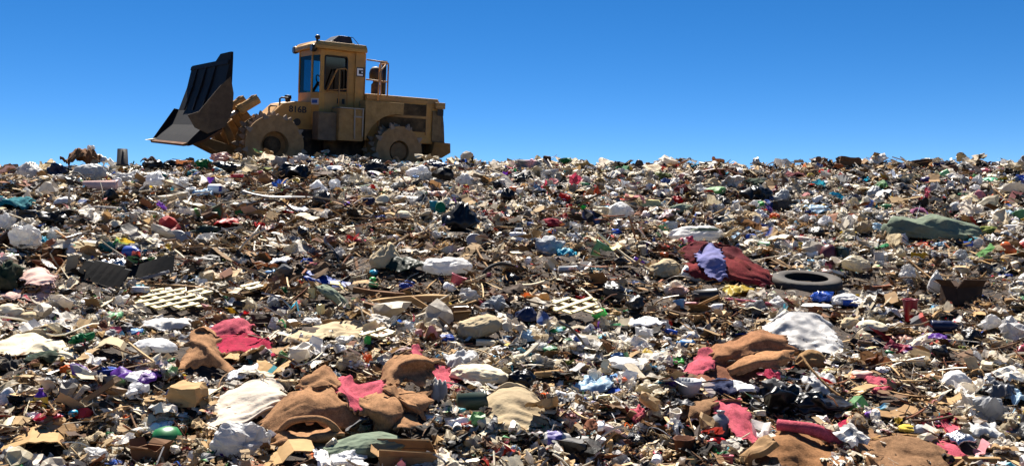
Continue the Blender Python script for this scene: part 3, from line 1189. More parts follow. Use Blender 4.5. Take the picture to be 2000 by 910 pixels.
    for s in (1, -1):
        m = MB()
        m.prism([(3.95, .86), (3.88, .62), (3.2, .30), (2.4, .46), (2.4, .74), (3.1, .62)], s * .62 - .09, s * .62 + .09)
        m.prism([(3.45, 1.3), (3.30, 1.25), (2.92, .55), (3.15, .5)], s * .62 - .06, s * .62 + .06)
        m.build("push_arm", mat('muddy', (118, 96, 66)), root, bevel=.015)
        m = MB()
        A, B_ = Vector((2.48, s * .6, 1.90)), Vector((3.22, s * .6, 1.40))
        m.tube([A, A + (B_ - A) * .7], .13, 14)
        m.tube([A + (B_ - A) * .05 + Vector((0, 0, .12)), A + (B_ - A) * .22 + Vector((0, 0, .17)), A + (B_ - A) * .4 + Vector((0, 0, .12))], .022, 6)
        m.tube([A + (B_ - A) * .52, A + (B_ - A) * .64], .145, 14)
        cyl = m.build("lift_cylinder", mat('muddy', (186, 146, 92)), root, smooth=False)
        m = MB()
        m.tube([A + (B_ - A) * .62, B_ + (B_ - A) * .62], .055, 12)
        m.build("piston_rod", STEEL, cyl, smooth=True)
        m = MB()
        m.prism([(2.95, 1.5), (2.62, 1.0), (2.3, .95), (2.35, 1.15), (2.72, 1.56)], s * .6 - .17 * s - .04, s * .6 - .17 * s + .04)
        m.build("cylinder_bracket", mat('muddy', (120, 96, 62)), root)


machine()
ZN = {   # palette weights: white cream tan brown grey dark hue
    'mix': (.31, .18, .14, .15, .07, .11, .06), 'wood': (.07, .16, .30, .38, .04, .05, .02), 'pale': (.46, .24, .10, .07, .06, .03, .06),
    'dark': (.10, .06, .08, .24, .12, .38, .03), 'far': (.42, .16, .08, .10, .08, .13, .09), 'board': (.12, .18, .38, .22, .04, .05, .03), 'shred': (.06, .10, .22, .50, .02, .06, .03)}
ZN = {k: tuple(x / sum(v) for x in v) for k, v in ZN.items()}
ZONES = [  # px, py, half width, half height, zone
    (300, 392, 190, 30, 'shred'), (560, 372, 80, 36, 'shred'), (660, 440, 170, 45, 'wood'), (1150, 545, 270, 55, 'wood'), (720, 565, 200, 55, 'wood'), (560, 560, 90, 50, 'wood'),
    (1760, 565, 120, 40, 'shred'), (1900, 590, 80, 55, 'wood'), (1900, 715, 110, 35, 'wood'), (100, 860, 150, 55, 'board'), (250, 825, 140, 50, 'board'), (1350, 625, 120, 40, 'wood'),
    (290, 352, 130, 24, 'pale'), (830, 368, 150, 40, 'pale'), (1130, 350, 190, 26, 'pale'), (1600, 500, 160, 45, 'pale'), (1050, 675, 150, 40, 'pale'), (1230, 735, 140, 55, 'pale'), (1910, 810, 90, 70, 'pale'),
    (100, 640, 120, 50, 'pale'), (650, 705, 130, 26, 'pale'), (320, 328, 110, 16, 'dark'), (600, 530, 80, 34, 'dark'), (240, 545, 90, 34, 'dark'), (1300, 840, 140, 50, 'dark'), (1570, 780, 80, 50, 'dark'),  # dark zones: black film, and black litter standing in for shaded hollows
    (480, 600, 70, 36, 'dark'), (1120, 885, 110, 26, 'dark'), (60, 470, 90, 60, 'mix'), (540, 890, 120, 40, 'board'), (800, 890, 130, 40, 'board'), (860, 500, 200, 40, 'wood'), (420, 480, 120, 40, 'wood'),
    (1690, 640, 150, 40, 'mix'), (1780, 770, 110, 50, 'wood'), (400, 820, 60, 60, 'board')]
# ------------------------------------------------------------------ the pieces one can tell apart
# carpets and big draped pieces, each given as rows of points on the slope with their own depth -------------
BACK = 'cpad'
carpet("crumpled_carpet", "large crumpled brown carpet with a pink drape hanging between its folds", "carpet", [
    ("fold", None, BACK, 'cpd', 'pad', [
        [(512, 822, .15), (560, 775, .3), (605, 757, .4), (642, 750, .4), (660, 765, .35)],
        [(508, 832, .05), (560, 795, .12), (610, 780, .18), (655, 778, .2), (690, 800, .22)],
        [(515, 845, 0), (565, 812, .05), (615, 800, .1), (665, 815, .12), (706, 818, .15)],
        [(530, 864, -.1), (562, 832, .0), (605, 820, .02), (660, 840, .05), (708, 840, .1)]]),
    ("rolled_edge", None, BACK, 'cpd', 'pad', [[(540, 858, -.02), (556, 832, -.06), (585, 818, -.1), (620, 817, -.1), (648, 831, -.08), (665, 853, -.04)], .02]),
    ("hollow_shade_sheet", None, 'cpd', 'db', 'pad', [  # darker brown sheet added behind the rolled edge as the hollow's shade
        [(556, 836, .2), (590, 824, .22), (625, 824, .22), (650, 840, .2)], [(556, 848, .16), (590, 842, .2), (625, 842, .2), (652, 850, .16)], [(558, 858, .1), (590, 852, .12), (625, 852, .12), (654, 856, .1)]]),
    ("lower_lip", None, BACK, 'cpd', 'pad', [
        [(532, 860, -.1), (570, 851, -.08), (612, 847, -.06), (660, 845, -.04)],
        [(538, 866, -.2), (572, 862, -.22), (615, 856, -.2), (662, 851, -.12)],
        [(548, 872, -.14), (575, 870, -.16), (615, 864, -.15), (660, 858, -.08)]]),
    ("back_flap", None, BACK, 'cpd', 'pad', [
        [(586, 742, .55), (612, 730, .65), (634, 719, .7), (660, 742, .6)],
        [(584, 752, .45), (610, 742, .5), (638, 735, .55), (666, 750, .5)],
        [(590, 766, .4), (620, 758, .42), (645, 756, .45), (668, 765, .42)]]),
    ("pile_face", "matted pink pile face", 'pk', BACK, 'pad', [
        [(650, 750, .5), (668, 743, .55), (686, 738, .55), (700, 748, .5), (728, 746, .5), (756, 740, .52)],
        [(656, 760, .4), (672, 762, .38), (686, 766, .35), (702, 772, .32), (722, 768, .32), (752, 750, .38)],
        [(664, 772, .25), (676, 784, .2), (686, 798, .12), (702, 803, .1), (718, 786, .18), (748, 756, .3)]]),
    ("front_fold", None, BACK, 'cpd', 'pad', [
        [(714, 780, .1), (745, 771, .2), (772, 774, .2), (784, 792, .18)],
        [(708, 800, 0), (735, 798, -.06), (765, 803, -.06), (783, 812, .02)],
        [(733, 832, .02), (746, 826, -.1), (765, 826, -.12), (778, 825, .0)],
        [(742, 850, .05), (752, 848, -.06), (766, 846, -.06), (772, 838, .06)]]),
    ("side_fold", None, BACK, 'cpd', 'pad', [
        [(755, 752, .3), (778, 765, .22), (800, 764, .22), (838, 764, .3)],
        [(768, 772, .15), (795, 783, .05), (820, 780, .08), (843, 778, .2)],
        [(778, 790, .15), (797, 796, .02), (822, 797, .03), (842, 790, .15)],
        [(786, 804, .12), (805, 808, .05), (824, 812, .04), (838, 798, .14)]]),
    ("upper_fold", None, BACK, 'cpd', 'pad', [
        [(742, 742, .5), (770, 700, .75), (800, 688, .85), (825, 692, .85), (846, 706, .75)],
        [(752, 747, .42), (774, 715, .55), (800, 703, .55), (826, 702, .58), (850, 709, .62)],
        [(760, 752, .36), (782, 734, .55), (805, 728, .6), (830, 722, .62), (848, 720, .65)],
        [(765, 757, .33), (785, 748, .5), (810, 745, .52), (832, 740, .55), (843, 734, .58)]]),
    ("pink_corner", "pink pile corner", 'pk', BACK, 'pad', [
        [(802, 690, .82), (812, 683, .9), (824, 687, .88)], [(808, 698, .72), (818, 695, .76), (830, 698, .78)], [(813, 706, .62), (824, 706, .64), (833, 703, .7)]]),
    ("hanging_corner", None, BACK, 'cpd', 'pad', [
        [(776, 812, 0), (800, 810, .05), (813, 814, .05)], [(773, 828, -.1), (800, 827, -.1), (824, 826, -.06)], [(770, 842, -.12), (800, 843, -.13), (833, 840, -.1)]]),
])
carpet("carpet_scrap", "bright pink carpet scrap lying behind the brown folds of the large crumpled carpet", "carpet", [
    ("pile_face", None, 'pk', BACK, 'pad', [
        [(832, 714, .7), (846, 708, .75), (872, 712, .75)], [(842, 730, .55), (858, 730, .5), (884, 728, .6)], [(850, 742, .5), (868, 744, .42), (895, 736, .5)], [(864, 754, .45), (882, 756, .4), (906, 740, .46)]])])
carpet("carpet_offcut", "brown carpet offcut with a peaked fold lying against a crimson one", "carpet", [
    ("fold", None, BACK, 'cpd', 'pad', [
        [(368, 658, .5), (385, 644, .55), (405, 642, .55), (427, 658, .5)],
        [(374, 680, .35), (395, 672, .3), (412, 676, .3), (426, 678, .4)],
        [(352, 712, .2), (386, 695, .15), (420, 698, .15), (452, 712, .25)],
        [(326, 745, .0), (368, 716, .1), (422, 718, .1), (472, 737, .1)]])])
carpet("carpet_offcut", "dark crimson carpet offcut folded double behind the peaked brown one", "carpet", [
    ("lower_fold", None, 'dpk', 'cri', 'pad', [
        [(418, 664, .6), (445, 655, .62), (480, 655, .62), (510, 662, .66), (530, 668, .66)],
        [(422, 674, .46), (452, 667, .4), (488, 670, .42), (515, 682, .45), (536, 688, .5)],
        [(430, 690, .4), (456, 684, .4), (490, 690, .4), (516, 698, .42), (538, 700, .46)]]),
    ("upper_fold", "pink upper fold", 'pk', 'cri', 'pad', [
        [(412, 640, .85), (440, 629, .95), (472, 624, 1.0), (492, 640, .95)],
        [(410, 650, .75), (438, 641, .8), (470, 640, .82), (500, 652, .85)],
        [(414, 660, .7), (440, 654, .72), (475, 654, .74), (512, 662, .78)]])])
carpet("carpet_bundle", "speckled tan carpet rolled into a bundle with a ragged pink edge beside a white bag", "carpet", [
    ("outer_roll", None, (146, 104, 74), 'cpd', 'pad', [
        [(1388, 690, .6), (1430, 664, .75), (1480, 648, .8), (1532, 655, .78)],
        [(1392, 702, .42), (1434, 680, .5), (1480, 662, .55), (1540, 668, .58)],
        [(1390, 718, .36), (1438, 700, .44), (1488, 690, .48), (1545, 686, .52)]]),
    ("inner_roll", None, (156, 114, 80), 'cpd', 'pad', [
        [(1425, 712, .4), (1468, 690, .46), (1508, 684, .5), (1542, 682, .52)],
        [(1424, 720, .2), (1470, 702, .2), (1514, 698, .24), (1548, 698, .3)],
        [(1430, 735, .18), (1474, 722, .16), (1515, 716, .2), (1543, 712, .32)]]),
    ("body", None, (128, 84, 64), 'cpd', 'pad', [
        [(1345, 735, .35), (1385, 715, .4), (1432, 706, .42), (1480, 716, .45)],
        [(1336, 748, .15), (1384, 738, .14), (1440, 738, .16), (1510, 735, .3)],
        [(1340, 756, .12), (1385, 754, .06), (1440, 753, .06), (1500, 742, .25)]]),
    ("pink_edge", "ragged pink pile edge", 'pk', 'cpad', 'pad', [
        [(1328, 728, .3), (1358, 704, .45), (1376, 682, .55), (1397, 690, .5)],
        [(1330, 736, .18), (1362, 718, .24), (1384, 708, .3), (1399, 706, .34)],
        [(1340, 742, .12), (1366, 732, .14), (1384, 722, .2), (1396, 716, .28)]])])
carpet("carpet_strip", "pink carpet strip curving over a dark hollow with a frayed brown flap", "carpet", [
    ("pile_face", None, 'pk', 'cpd', 'pad', [
        [(1390, 800, .5), (1410, 782, .58), (1446, 779, .62)], [(1408, 815, .35), (1434, 803, .35), (1464, 808, .4)],
        [(1428, 842, .1), (1458, 846, .08), (1486, 846, .2)], [(1446, 862, 0), (1466, 864, -.04), (1487, 858, .1)]]),
    ("brown_flap", "frayed brown flap", 'cpd', 'db', 'pad', [
        [(1334, 806, .5), (1360, 785, .62), (1396, 778, .66)], [(1338, 814, .4), (1364, 804, .42), (1394, 792, .5)], [(1342, 822, .36), (1366, 818, .36), (1390, 810, .44)]])])
carpet("rolled_carpet", "big brown rolled carpet with a dark pink tube of pile lying across it", "carpet", [
    ("brown_roll", None, (128, 92, 62), 'cpd', 'pad', [
        [(1488, 858, .45), (1540, 838, .55), (1590, 850, .55), (1642, 884, .45)],
        [(1484, 874, .15), (1540, 852, .2), (1592, 866, .2), (1648, 900, .15)],
        [(1482, 896, -.02), (1540, 882, .0), (1592, 894, .0), (1652, 914, -.02)],
        [(1485, 922, -.1), (1540, 914, -.12), (1592, 920, -.1), (1656, 926, -.08)]]),
    ("pink_tube", "dark pink rolled pile", 'pk', 'dpk', 'pad', [[(1518, 828, .3), (1560, 834, .24), (1600, 842, .2), (1635, 858, .18), (1662, 872, .15), (1690, 884, .15)], .034]),
    ("pink_flap", "dark pink flap", 'dpk', 'pk', 'pad', [
        [(1618, 832, .62), (1645, 822, .7), (1666, 813, .76)], [(1630, 838, .55), (1650, 832, .58), (1668, 826, .66)], [(1642, 843, .5), (1655, 844, .5), (1669, 838, .6)]]),
    ("tan_flap", None, 'cpd', 'cd', 'pad', [
        [(1665, 812, .72), (1686, 830, .66), (1706, 846, .6)], [(1660, 835, .52), (1688, 850, .5), (1712, 862, .52)], [(1672, 868, .32), (1692, 884, .28), (1720, 890, .36)], [(1690, 905, .12), (1706, 914, .08), (1728, 912, .14)]]),
    ("far_fold", None, 'cpd', 'cd', 'pad', [
        [(1700, 862, .5), (1740, 851, .55), (1800, 856, .58), (1850, 876, .45)],
        [(1704, 880, .25), (1745, 872, .22), (1800, 878, .3), (1852, 890, .32)],
        [(1722, 900, .02), (1765, 886, .14), (1802, 896, .12), (1856, 902, .18)],
        [(1735, 922, -.1), (1775, 910, -.04), (1810, 918, -.08), (1858, 918, -.05)]])])
carpet("carpet_scrap", "long narrow pink carpet scrap twisting down beside the silver foil", "carpet", [
    ("pile_face", None, 'pk', 'dpk', 'pad', [
        [(1814, 846, .5), (1832, 838, .56), (1846, 850, .5)], [(1824, 864, .32), (1846, 862, .32), (1864, 868, .38)],
        [(1838, 886, .16), (1862, 884, .16), (1888, 888, .22)], [(1850, 902, .06), (1880, 900, .04), (1930, 898, .12)]])])
carpet("carpet_scrap", "short curled pink carpet scrap at the top of a long pink strip", "carpet", [
    ("pile_face", None, 'pk', 'dpk', 'pad', [
        [(1832, 824, .6), (1852, 814, .7), (1866, 824, .66)], [(1842, 836, .48), (1862, 832, .5), (1878, 832, .55)], [(1852, 846, .42), (1868, 848, .4), (1881, 842, .46)]])])
carpet("carpet_bundle", "maroon carpet heap with a pale violet blue cloth face beside the car tyre", "carpet", [
    ("rear_fold", None, 'mr', 'mr', 'pad', [
        [(1330, 488, 1.0), (1360, 475, 1.15), (1400, 479, 1.15), (1440, 486, 1.15), (1470, 512, 1.0)],
        [(1336, 500, .85), (1370, 492, .85), (1410, 494, .85), (1448, 506, .9), (1480, 524, .85)],
        [(1344, 516, .7), (1376, 510, .7), (1414, 512, .7), (1460, 522, .75), (1490, 534, .75)]]),
    ("front_fold", None, (116, 44, 46), 'mr', 'pad', [
        [(1342, 512, .75), (1376, 508, .72), (1420, 505, .75), (1470, 515, .8), (1500, 532, .75)],
        [(1340, 525, .55), (1378, 526, .42), (1424, 524, .42), (1472, 534, .48), (1510, 548, .55)],
        [(1350, 540, .45), (1390, 548, .26), (1430, 550, .26), (1474, 556, .34), (1506, 562, .42)]]),
    ("violet_face", "pale violet blue cloth face", (112, 112, 158), 'mr', 'cloth', [
        [(1362, 492, .8), (1385, 477, .95), (1408, 488, .88)], [(1362, 508, .52), (1390, 502, .46), (1414, 504, .5)],
        [(1372, 524, .36), (1396, 522, .32), (1416, 524, .36)], [(1384, 540, .2), (1402, 545, .14), (1420, 544, .24)]])])
carpet("plastic_bag", "large bright white plastic bag spread over the slope behind the speckled tan bundle", "plastic bag", [
    ("film", None, 'lw', 'w', 'film', [
        [(1492, 634, .9), (1530, 614, 1.05), (1560, 612, 1.05), (1598, 618, 1.0), (1625, 640, .9)],
        [(1486, 648, .7), (1528, 630, .72), (1565, 632, .7), (1604, 642, .68), (1636, 662, .7)],
        [(1500, 655, .62), (1545, 650, .5), (1580, 660, .42), (1618, 672, .42), (1655, 680, .5)],
        [(1520, 660, .6), (1562, 672, .36), (1592, 684, .24), (1630, 692, .22), (1672, 690, .36)],
        [(1550, 672, .5), (1580, 692, .2), (1605, 706, .1), (1640, 706, .12), (1680, 700, .28)]])])
carpet("cloth_tarp", "long beige tarp wrinkled over the slope below split logs", "tarp", [
    ("cloth", None, 'be', 'cd', 'cloth', [
        [(548, 640, .5), (600, 636, .6), (650, 628, .7), (690, 630, .66), (722, 638, .6)],
        [(542, 655, .3), (600, 650, .36), (650, 642, .42), (690, 644, .42), (730, 648, .42)],
        [(546, 672, .08), (600, 664, .2), (650, 656, .26), (692, 658, .26), (734, 656, .3)]])])
carpet("pink_cloth", "pale pink cloth folded into a cone over a roll, right of the green moss", "cloth", [
    ("cone", None, 'lpk', 'lpk', 'cloth', [
        [(46, 540, .4), (60, 528, .5), (76, 523, .55), (92, 530, .5), (105, 541, .4)], [(48, 548, .2), (62, 541, .22), (78, 540, .22), (92, 543, .22), (105, 548, .25)], [(54, 556, .1), (66, 555, .05), (80, 557, .05), (92, 556, .08), (104, 554, .14)]]),
    ("roll", None, 'lpk', 'lpk', 'cloth', [
        [(78, 562, .3), (90, 558, .34), (104, 557, .36)], [(68, 576, .1), (82, 572, .08), (100, 572, .12)], [(60, 592, -.02), (76, 594, -.06), (92, 592, 0)]])])
carpet("sack", "big stuffed white sack, largest in the rubbish", "sack", [
    ("cloth", None, (194, 182, 166), 'be', 'cloth', [
        [(432, 775, .5), (470, 753, .6), (510, 744, .62), (545, 752, .58), (568, 775, .46)],
        [(410, 800, .28), (450, 782, .28), (500, 771, .28), (545, 772, .3), (567, 785, .36)],
        [(398, 828, .14), (440, 812, .1), (485, 800, .08), (525, 792, .12), (556, 793, .26)],
        [(402, 846, .1), (430, 848, .02), (462, 840, .0), (498, 820, .06), (532, 806, .2)]])])
carpet("sack", "big beige sack with stretched wrinkles right of the dark green bucket", "sack", [
    ("cloth", None, (164, 146, 116), 'be', 'cloth', [
        [(950, 776, .5), (975, 758, .6), (1005, 752, .64), (1035, 764, .6), (1060, 790, .5)],
        [(945, 796, .3), (975, 785, .26), (1010, 782, .25), (1045, 795, .27), (1070, 815, .32)],
        [(950, 820, .14), (980, 815, .08), (1015, 818, .06), (1050, 828, .08), (1075, 838, .18)],
        [(964, 838, .1), (990, 843, .03), (1020, 849, .0), (1050, 851, .03), (1072, 851, .12)]])])
carpet("cream_sheet", "broad cream plastic sheet spread in folds over the left slope", "plastic sheet", [
    ("film", None, 'cr', 'be', 'cloth', [
        [(-20, 668, .6), (30, 655, .7), (70, 648, .75), (110, 664, .65), (150, 688, .5)],
        [(-20, 682, .36), (30, 672, .4), (74, 666, .42), (116, 682, .36), (150, 698, .36)],
        [(-20, 696, .2), (30, 692, .22), (78, 686, .26), (118, 696, .24), (142, 706, .28)]])])

# kind, px, py, width, height (pixels of the 2000 px frame), colour, name, label; options after
H = [
 ('knot', 60, 337, 58, 36, 'lw', 'plastic_bag', 'full whitish bag bulging at the far left crest of the rubbish'),
 ('bag', 112, 337, 44, 34, 'nb', 'plastic_bag', 'dark navy bag on the crest below the peaked brown cloth', 'gloss'),
 ('sheet', 158, 312, 62, 46, 'br', 'cloth', 'brown cloth heap forming the highest peak of the left crest', 'cloth'),
 ('bag', 178, 292, 16, 12, 'w', 'paper_wad', 'white paper wad perched on the peaked brown cloth'),
 ('sheet', 200, 318, 40, 28, 'w', 'plastic_sheet', 'crumpled white film just right of the peaked brown cloth'),
 ('tub', 239, 312, 24, 34, 'dk', 'bucket', 'black bucket standing upside down against the sky', 'hard'),
 ('bag', 296, 326, 56, 22, 'bk', 'garbage_bag', 'shiny black garbage bag on the crest right of the upturned bucket', 'gloss'),
 ('bag', 338, 324, 50, 20, 'bk', 'garbage_bag', 'flat shiny black garbage bag on the crest left of the green bag', 'gloss'),
 ('sheet', 290, 314, 26, 14, 'db', 'cloth', 'small dark brown rag on top of a black garbage bag on the crest', 'cloth'),
 ('bag', 394, 325, 34, 25, 'gn', 'plastic_bag', 'green plastic bag on the crest below the raised blade'),
 ('bag', 430, 311, 42, 22, 'lpk', 'plastic_bag', 'pinkish white crumpled bag against the front drum of the compactor'),
 ('bag', 448, 328, 62, 22, 'bk', 'garbage_bag', 'black bag with glints below the pinkish white one by the drum', 'gloss'),
 ('sack', 175, 340, 62, 34, 'lg', 'plastic_bag', 'long grey bag slumped below the left crest'),
 ('knot', 300, 355, 56, 34, 'ww', 'plastic_bag', 'bright white knotted bag, fullest of the row below the left crest'),
 ('knot', 264, 346, 40, 24, 'w', 'plastic_bag', 'white knotted bag touching the left of the fullest knotted bag'),
 ('bag', 236, 350, 40, 22, 'lw', 'plastic_bag', 'smaller off white bag at the left end of the white bag row'),
 ('bag', 352, 362, 46, 28, 'w', 'plastic_bag', 'loosely crumpled white bag at the right end of the white bag row'),
 ('ltub', 198, 367, 64, 26, 'lpk', 'plastic_tub', 'pale pinkish tub lying on its side above shredded wood', 'hard'),
 ('ljug', 428, 374, 40, 22, 'ww', 'plastic_jug', 'white jug with a blue label lying above the shredded wood', 'hard'),
 ('sheet', 398, 380, 34, 18, 'pb', 'plastic_sheet', 'clear bluish film left of the white jug with the blue label'),
 ('sheet', 40, 402, 72, 34, 'tl', 'tarp', 'dark blue green tarp at the left edge of the slope', 'cloth'),
 ('block', 52, 427, 36, 28, 'dk', 'plastic_tray', 'black tray under the dark blue green tarp', 'hard'),
 ('bag', 108, 428, 72, 34, 'bk', 'garbage_bag', 'shiny black garbage bag right of the black tray', 'gloss'),
 ('bag', 15, 437, 36, 36, 'w', 'plastic_bag', 'white bag left of the black tray'),
 ('sack', 128, 396, 46, 18, 'w', 'cushion', 'flat white cushion above a shiny black bag', 'cloth'),
 ('sheet', 440, 437, 68, 20, 'rd', 'plastic_sheet', 'bright red plastic sheet in two humps on the slope', 'film'),
 ('bag', 405, 456, 78, 26, 'dg', 'garbage_bag', 'dark green black bag below the bright red sheet', 'gloss'),
 ('lid', 341, 468, 46, 26, 'gy', 'round_lid', 'round grey lid with a pale rim leaning on the slope', 'hard', 'stand'),
 ('bag', 48, 468, 66, 50, 'w', 'plastic_bag', 'big white bag bundle near the left edge above the green moss'),
 ('bag', 108, 462, 36, 30, 'w', 'plastic_bag', 'white bag right of the big white bundle near the left edge'),
 ('sheet', 81, 474, 22, 18, 'tq', 'plastic_sheet', 'turquoise scrap tucked between two white bags'),
 ('bag', 210, 488, 34, 26, 'tl', 'plastic_bag', 'teal bag left of the blue tube'),
 ('ljug', 260, 497, 36, 25, 'bl', 'plastic_tube', 'blue plastic tube lying above the silver foil', 'hard'),
 ('dome', 145, 490, 28, 24, 'lw', 'plastic_pot', 'pale pot upside down left of the teal bag', 'hard'),
 ('bag', 100, 497, 56, 26, 'br', 'paper_wad', 'brown wad of paper left of the pale upturned pot', 'card'),
 ('block', 315, 428, 40, 18, 'ww', 'foam_piece', 'white foam piece left of the bright red sheet'),
 ('sheet', 233, 440, 36, 26, 'cr', 'paper_sheet', 'cream paper left of the white foam piece', 'card'),
 ('dome', 270, 424, 20, 18, 'lpk', 'plastic_bowl', 'small pinkish dome half buried above the cream paper', 'hard'),
 ('bag', 466, 421, 18, 16, 'gn', 'paper_wad', 'green wad right behind the bright red sheet'),
 ('plank', 390, 497, 34, 12, 'tn', 'wood_board', 'tan board end sticking up below the dark green bag', 'wood', 75),
 ('block', 546, 319, 28, 22, 'gy', 'cardboard_box', 'grey carton standing before the front drum', 'card'),
 ('bag', 586, 312, 28, 20, 'lw', 'plastic_bag', 'pale bag before the compactor right of the grey carton'),
 ('bag', 575, 339, 68, 38, 'bk', 'garbage_bag', 'wide black garbage bag with white glints below the front drum', 'gloss'),
 ('bag', 517, 335, 30, 12, 'ol', 'plant_clump', 'yellow green clump left of the wide black bag', 'muddy'),
 ('card', 638, 344, 68, 18, 'db', 'cardboard_piece', 'dark board lying flat right of the wide black bag'),
 ('sheet', 653, 331, 38, 12, 'ww', 'paper_sheet', 'white paper on top of the dark flat board', 'card'),
 ('knot', 734, 329, 50, 30, 'bk', 'garbage_bag', 'round black garbage bag before the rear drum', 'gloss'),
 ('card', 733, 341, 26, 10, 'w', 'cardboard_piece', 'white card leaning against the round black garbage bag'),
 ('sack', 815, 338, 52, 26, 'ww', 'plastic_bag', 'white bag on the crest below the rear bumper'),
 ('bag', 835, 348, 32, 22, 'lg', 'plastic_bag', 'grey bag tucked under the white one below the rear bumper'),
 ('bag', 856, 325, 38, 20, 'nb', 'garbage_bag', 'dark navy bag on the crest behind the compactor', 'gloss'),
 ('block', 903, 322, 16, 18, 'nb', 'plastic_crate', 'small navy crate corner on the crest behind the compactor', 'hard'),
 ('knot', 908, 354, 38, 26, 'w', 'plastic_bag', 'round white knotted bag below the small navy crate corner'),
 ('knot', 620, 370, 40, 30, 'ww', 'plastic_bag', 'white bag with a pointed ear on the shredded wood'),
 ('tray', 578, 412, 50, 18, 'ww', 'foam_tray', 'white foam tray tipped over a dark hollow', 'hard'),
 ('card', 710, 418, 42, 20, 'cb', 'cardboard_piece', 'tan cardboard flap with a curled edge in the middle of the upper slope'),
 ('sack', 713, 370, 30, 13, 'sage', 'cushion', 'small grey green pillow right of the eared white bag', 'cloth'),
 ('block', 720, 398, 24, 18, 'nb', 'cardboard_box', 'dark navy carton beside a cream sack', 'card'),
 ('sack', 748, 395, 32, 25, 'cr', 'sack', 'cream sack right of the dark navy carton', 'cloth'),
 ('sheet', 796, 393, 52, 20, 'w', 'plastic_sheet', 'white film spread between the cream sack and a pink film'),
 ('sheet', 853, 384, 42, 22, 'lpk', 'plastic_sheet', 'pale pink film above the teal tub'),
 ('sack', 788, 423, 38, 18, 'cr', 'cushion', 'cream pillow left of the teal tub', 'cloth'),
 ('tub', 846, 408, 16, 24, 'tq', 'plastic_tub', 'small teal tub beside a green lid', 'hard'),
 ('lid', 860, 411, 20, 26, 'gn', 'round_lid', 'round green lid on edge beside the big black garbage bag', 'hard', 'stand'),
 ('knot', 900, 431, 76, 62, 'bk', 'garbage_bag', 'big black garbage bag alone in the middle of the slope', 'gloss'),
 ('arch', 758, 458, 98, 16, 'rub', 'rubber_hose', 'black rubber hose arched over the slope', 'rubber'),
 ('block', 763, 468, 36, 12, 'w', 'foam_board', 'white board under the arched black hose'),
 ('sheet', 506, 445, 24, 16, 'rd', 'cloth', 'small red rag right of the bright red sheet', 'cloth'),
 ('sheet', 523, 450, 26, 14, 'lpk', 'plastic_sheet', 'pale pink film right of the small red rag'),
 ('sheet', 705, 475, 24, 14, 'pk', 'cloth', 'pink rag left of the arched black hose', 'cloth'),
 ('lid', 926, 473, 32, 24, 'gy', 'pot_lid', 'grey pot lid with a dark strap below the big black garbage bag', 'hard', 'stand'),
 ('tangle', 965, 422, 52, 16, 'rd', 'twig_tangle', 'tangle of red twigs right of the big black garbage bag', 'hard'),
 ('tangle', 985, 438, 46, 22, 'dk', 'wire_tangle', 'loops of dark wire below the red twigs', 'rubber'),
 ('box2', 1010, 463, 40, 26, 'ww', 'plastic_container', 'white square container with a handle right of the dark wire loops', 'hard'),
 ('block', 1069, 313, 15, 14, 'db', 'wood_block', 'dark brown block sticking up from the middle of the crest', 'wood'),
 ('sheet', 1300, 346, 46, 18, 'ol', 'plastic_sheet', 'olive green and yellow film near the crest'),
 ('bag', 1103, 388, 24, 18, 'rd', 'plastic_bag', 'red bag above the black hollow in the middle of the upper slope'),
 ('bag', 1112, 408, 15, 14, 'rd', 'plastic_bag', 'small red bag right below a larger red one'),
 ('sheet', 1147, 400, 16, 12, 'og', 'plastic_sheet', 'orange film scrap right of two red bags'),
 ('bag', 1322, 394, 26, 18, 'rd', 'plastic_bag', 'red bag above a grey green cushion'),
 ('sheet', 1213, 394, 28, 11, 'rd', 'cloth', 'flat red rag above the long white bag with a red print', 'cloth'),
 ('sack', 1333, 371, 36, 18, 'mr', 'cloth_bundle', 'maroon bundle behind the red bag', 'cloth'),
 ('block', 1266, 400, 52, 16, 'py', 'foam_strip', 'pale yellow foam strip lying left of the red bag', 'cloth'),
 ('sack', 1328, 411, 58, 20, 'sage', 'cushion', 'grey green cushion under the red bag', 'cloth'),
 ('sack', 1210, 415, 62, 36, 'w', 'plastic_bag', 'long white bag with a red print on its upper end'),
 ('bag', 1137, 408, 16, 14, 'brg', 'plastic_scrap', 'bright green scrap right of the small red bag'),
 ('sack', 1076, 439, 48, 20, 'cri', 'cloth_bundle', 'crimson bundle in the middle of the slope', 'cloth'),
 ('block', 1093, 455, 28, 16, 'be', 'cardboard_box', 'beige carton right below the crimson bundle', 'card'),
 ('lbottle', 1205, 457, 20, 13, 'bl', 'drink_can', 'crushed blue can among sticks', 'foil'),
 ('card', 1357, 430, 24, 24, 'lw', 'cardboard_piece', 'pale card with a blue patch standing above the long white roll'),
 ('sack', 1360, 461, 122, 34, 'w', 'plastic_roll', 'long rolled white sheet with a greenish stripe above the maroon carpet'),
 ('bag', 1478, 382, 62, 34, 'bk', 'garbage_bag', 'heap of black bag plastic under a striped dark green cloth', 'gloss'),
 ('sheet', 1476, 358, 50, 18, 'dg', 'cloth', 'dark green striped cloth above the black heap', 'cloth'),
 ('bag', 1478, 403, 36, 20, 'w', 'plastic_bag', 'white bag with a green print below the black heap'),
 ('bag', 1075, 485, 62, 42, 'lg', 'soft_toy', 'pale grey plush toy lying face down in the rubbish', 'cloth'),
 ('sheet', 1107, 497, 38, 22, 'tq', 'plastic_sheet', 'turquoise sheet crumpled against the pale grey plush toy'),
 ('block', 1005, 372, 18, 11, 'og', 'plastic_box', 'orange box end on the upper slope', 'hard'),
 ('card', 1186, 487, 52, 16, 'py', 'cardboard_piece', 'pale yellow torn card in the brown wood debris'),
 ('block', 1310, 444, 24, 18, 'lg', 'cardboard_box', 'pale grey carton left of the card with the blue patch', 'card'),
 ('knot', 1527, 384, 38, 28, 'lg', 'plastic_bag', 'full grey bag above the dark grey slab'),
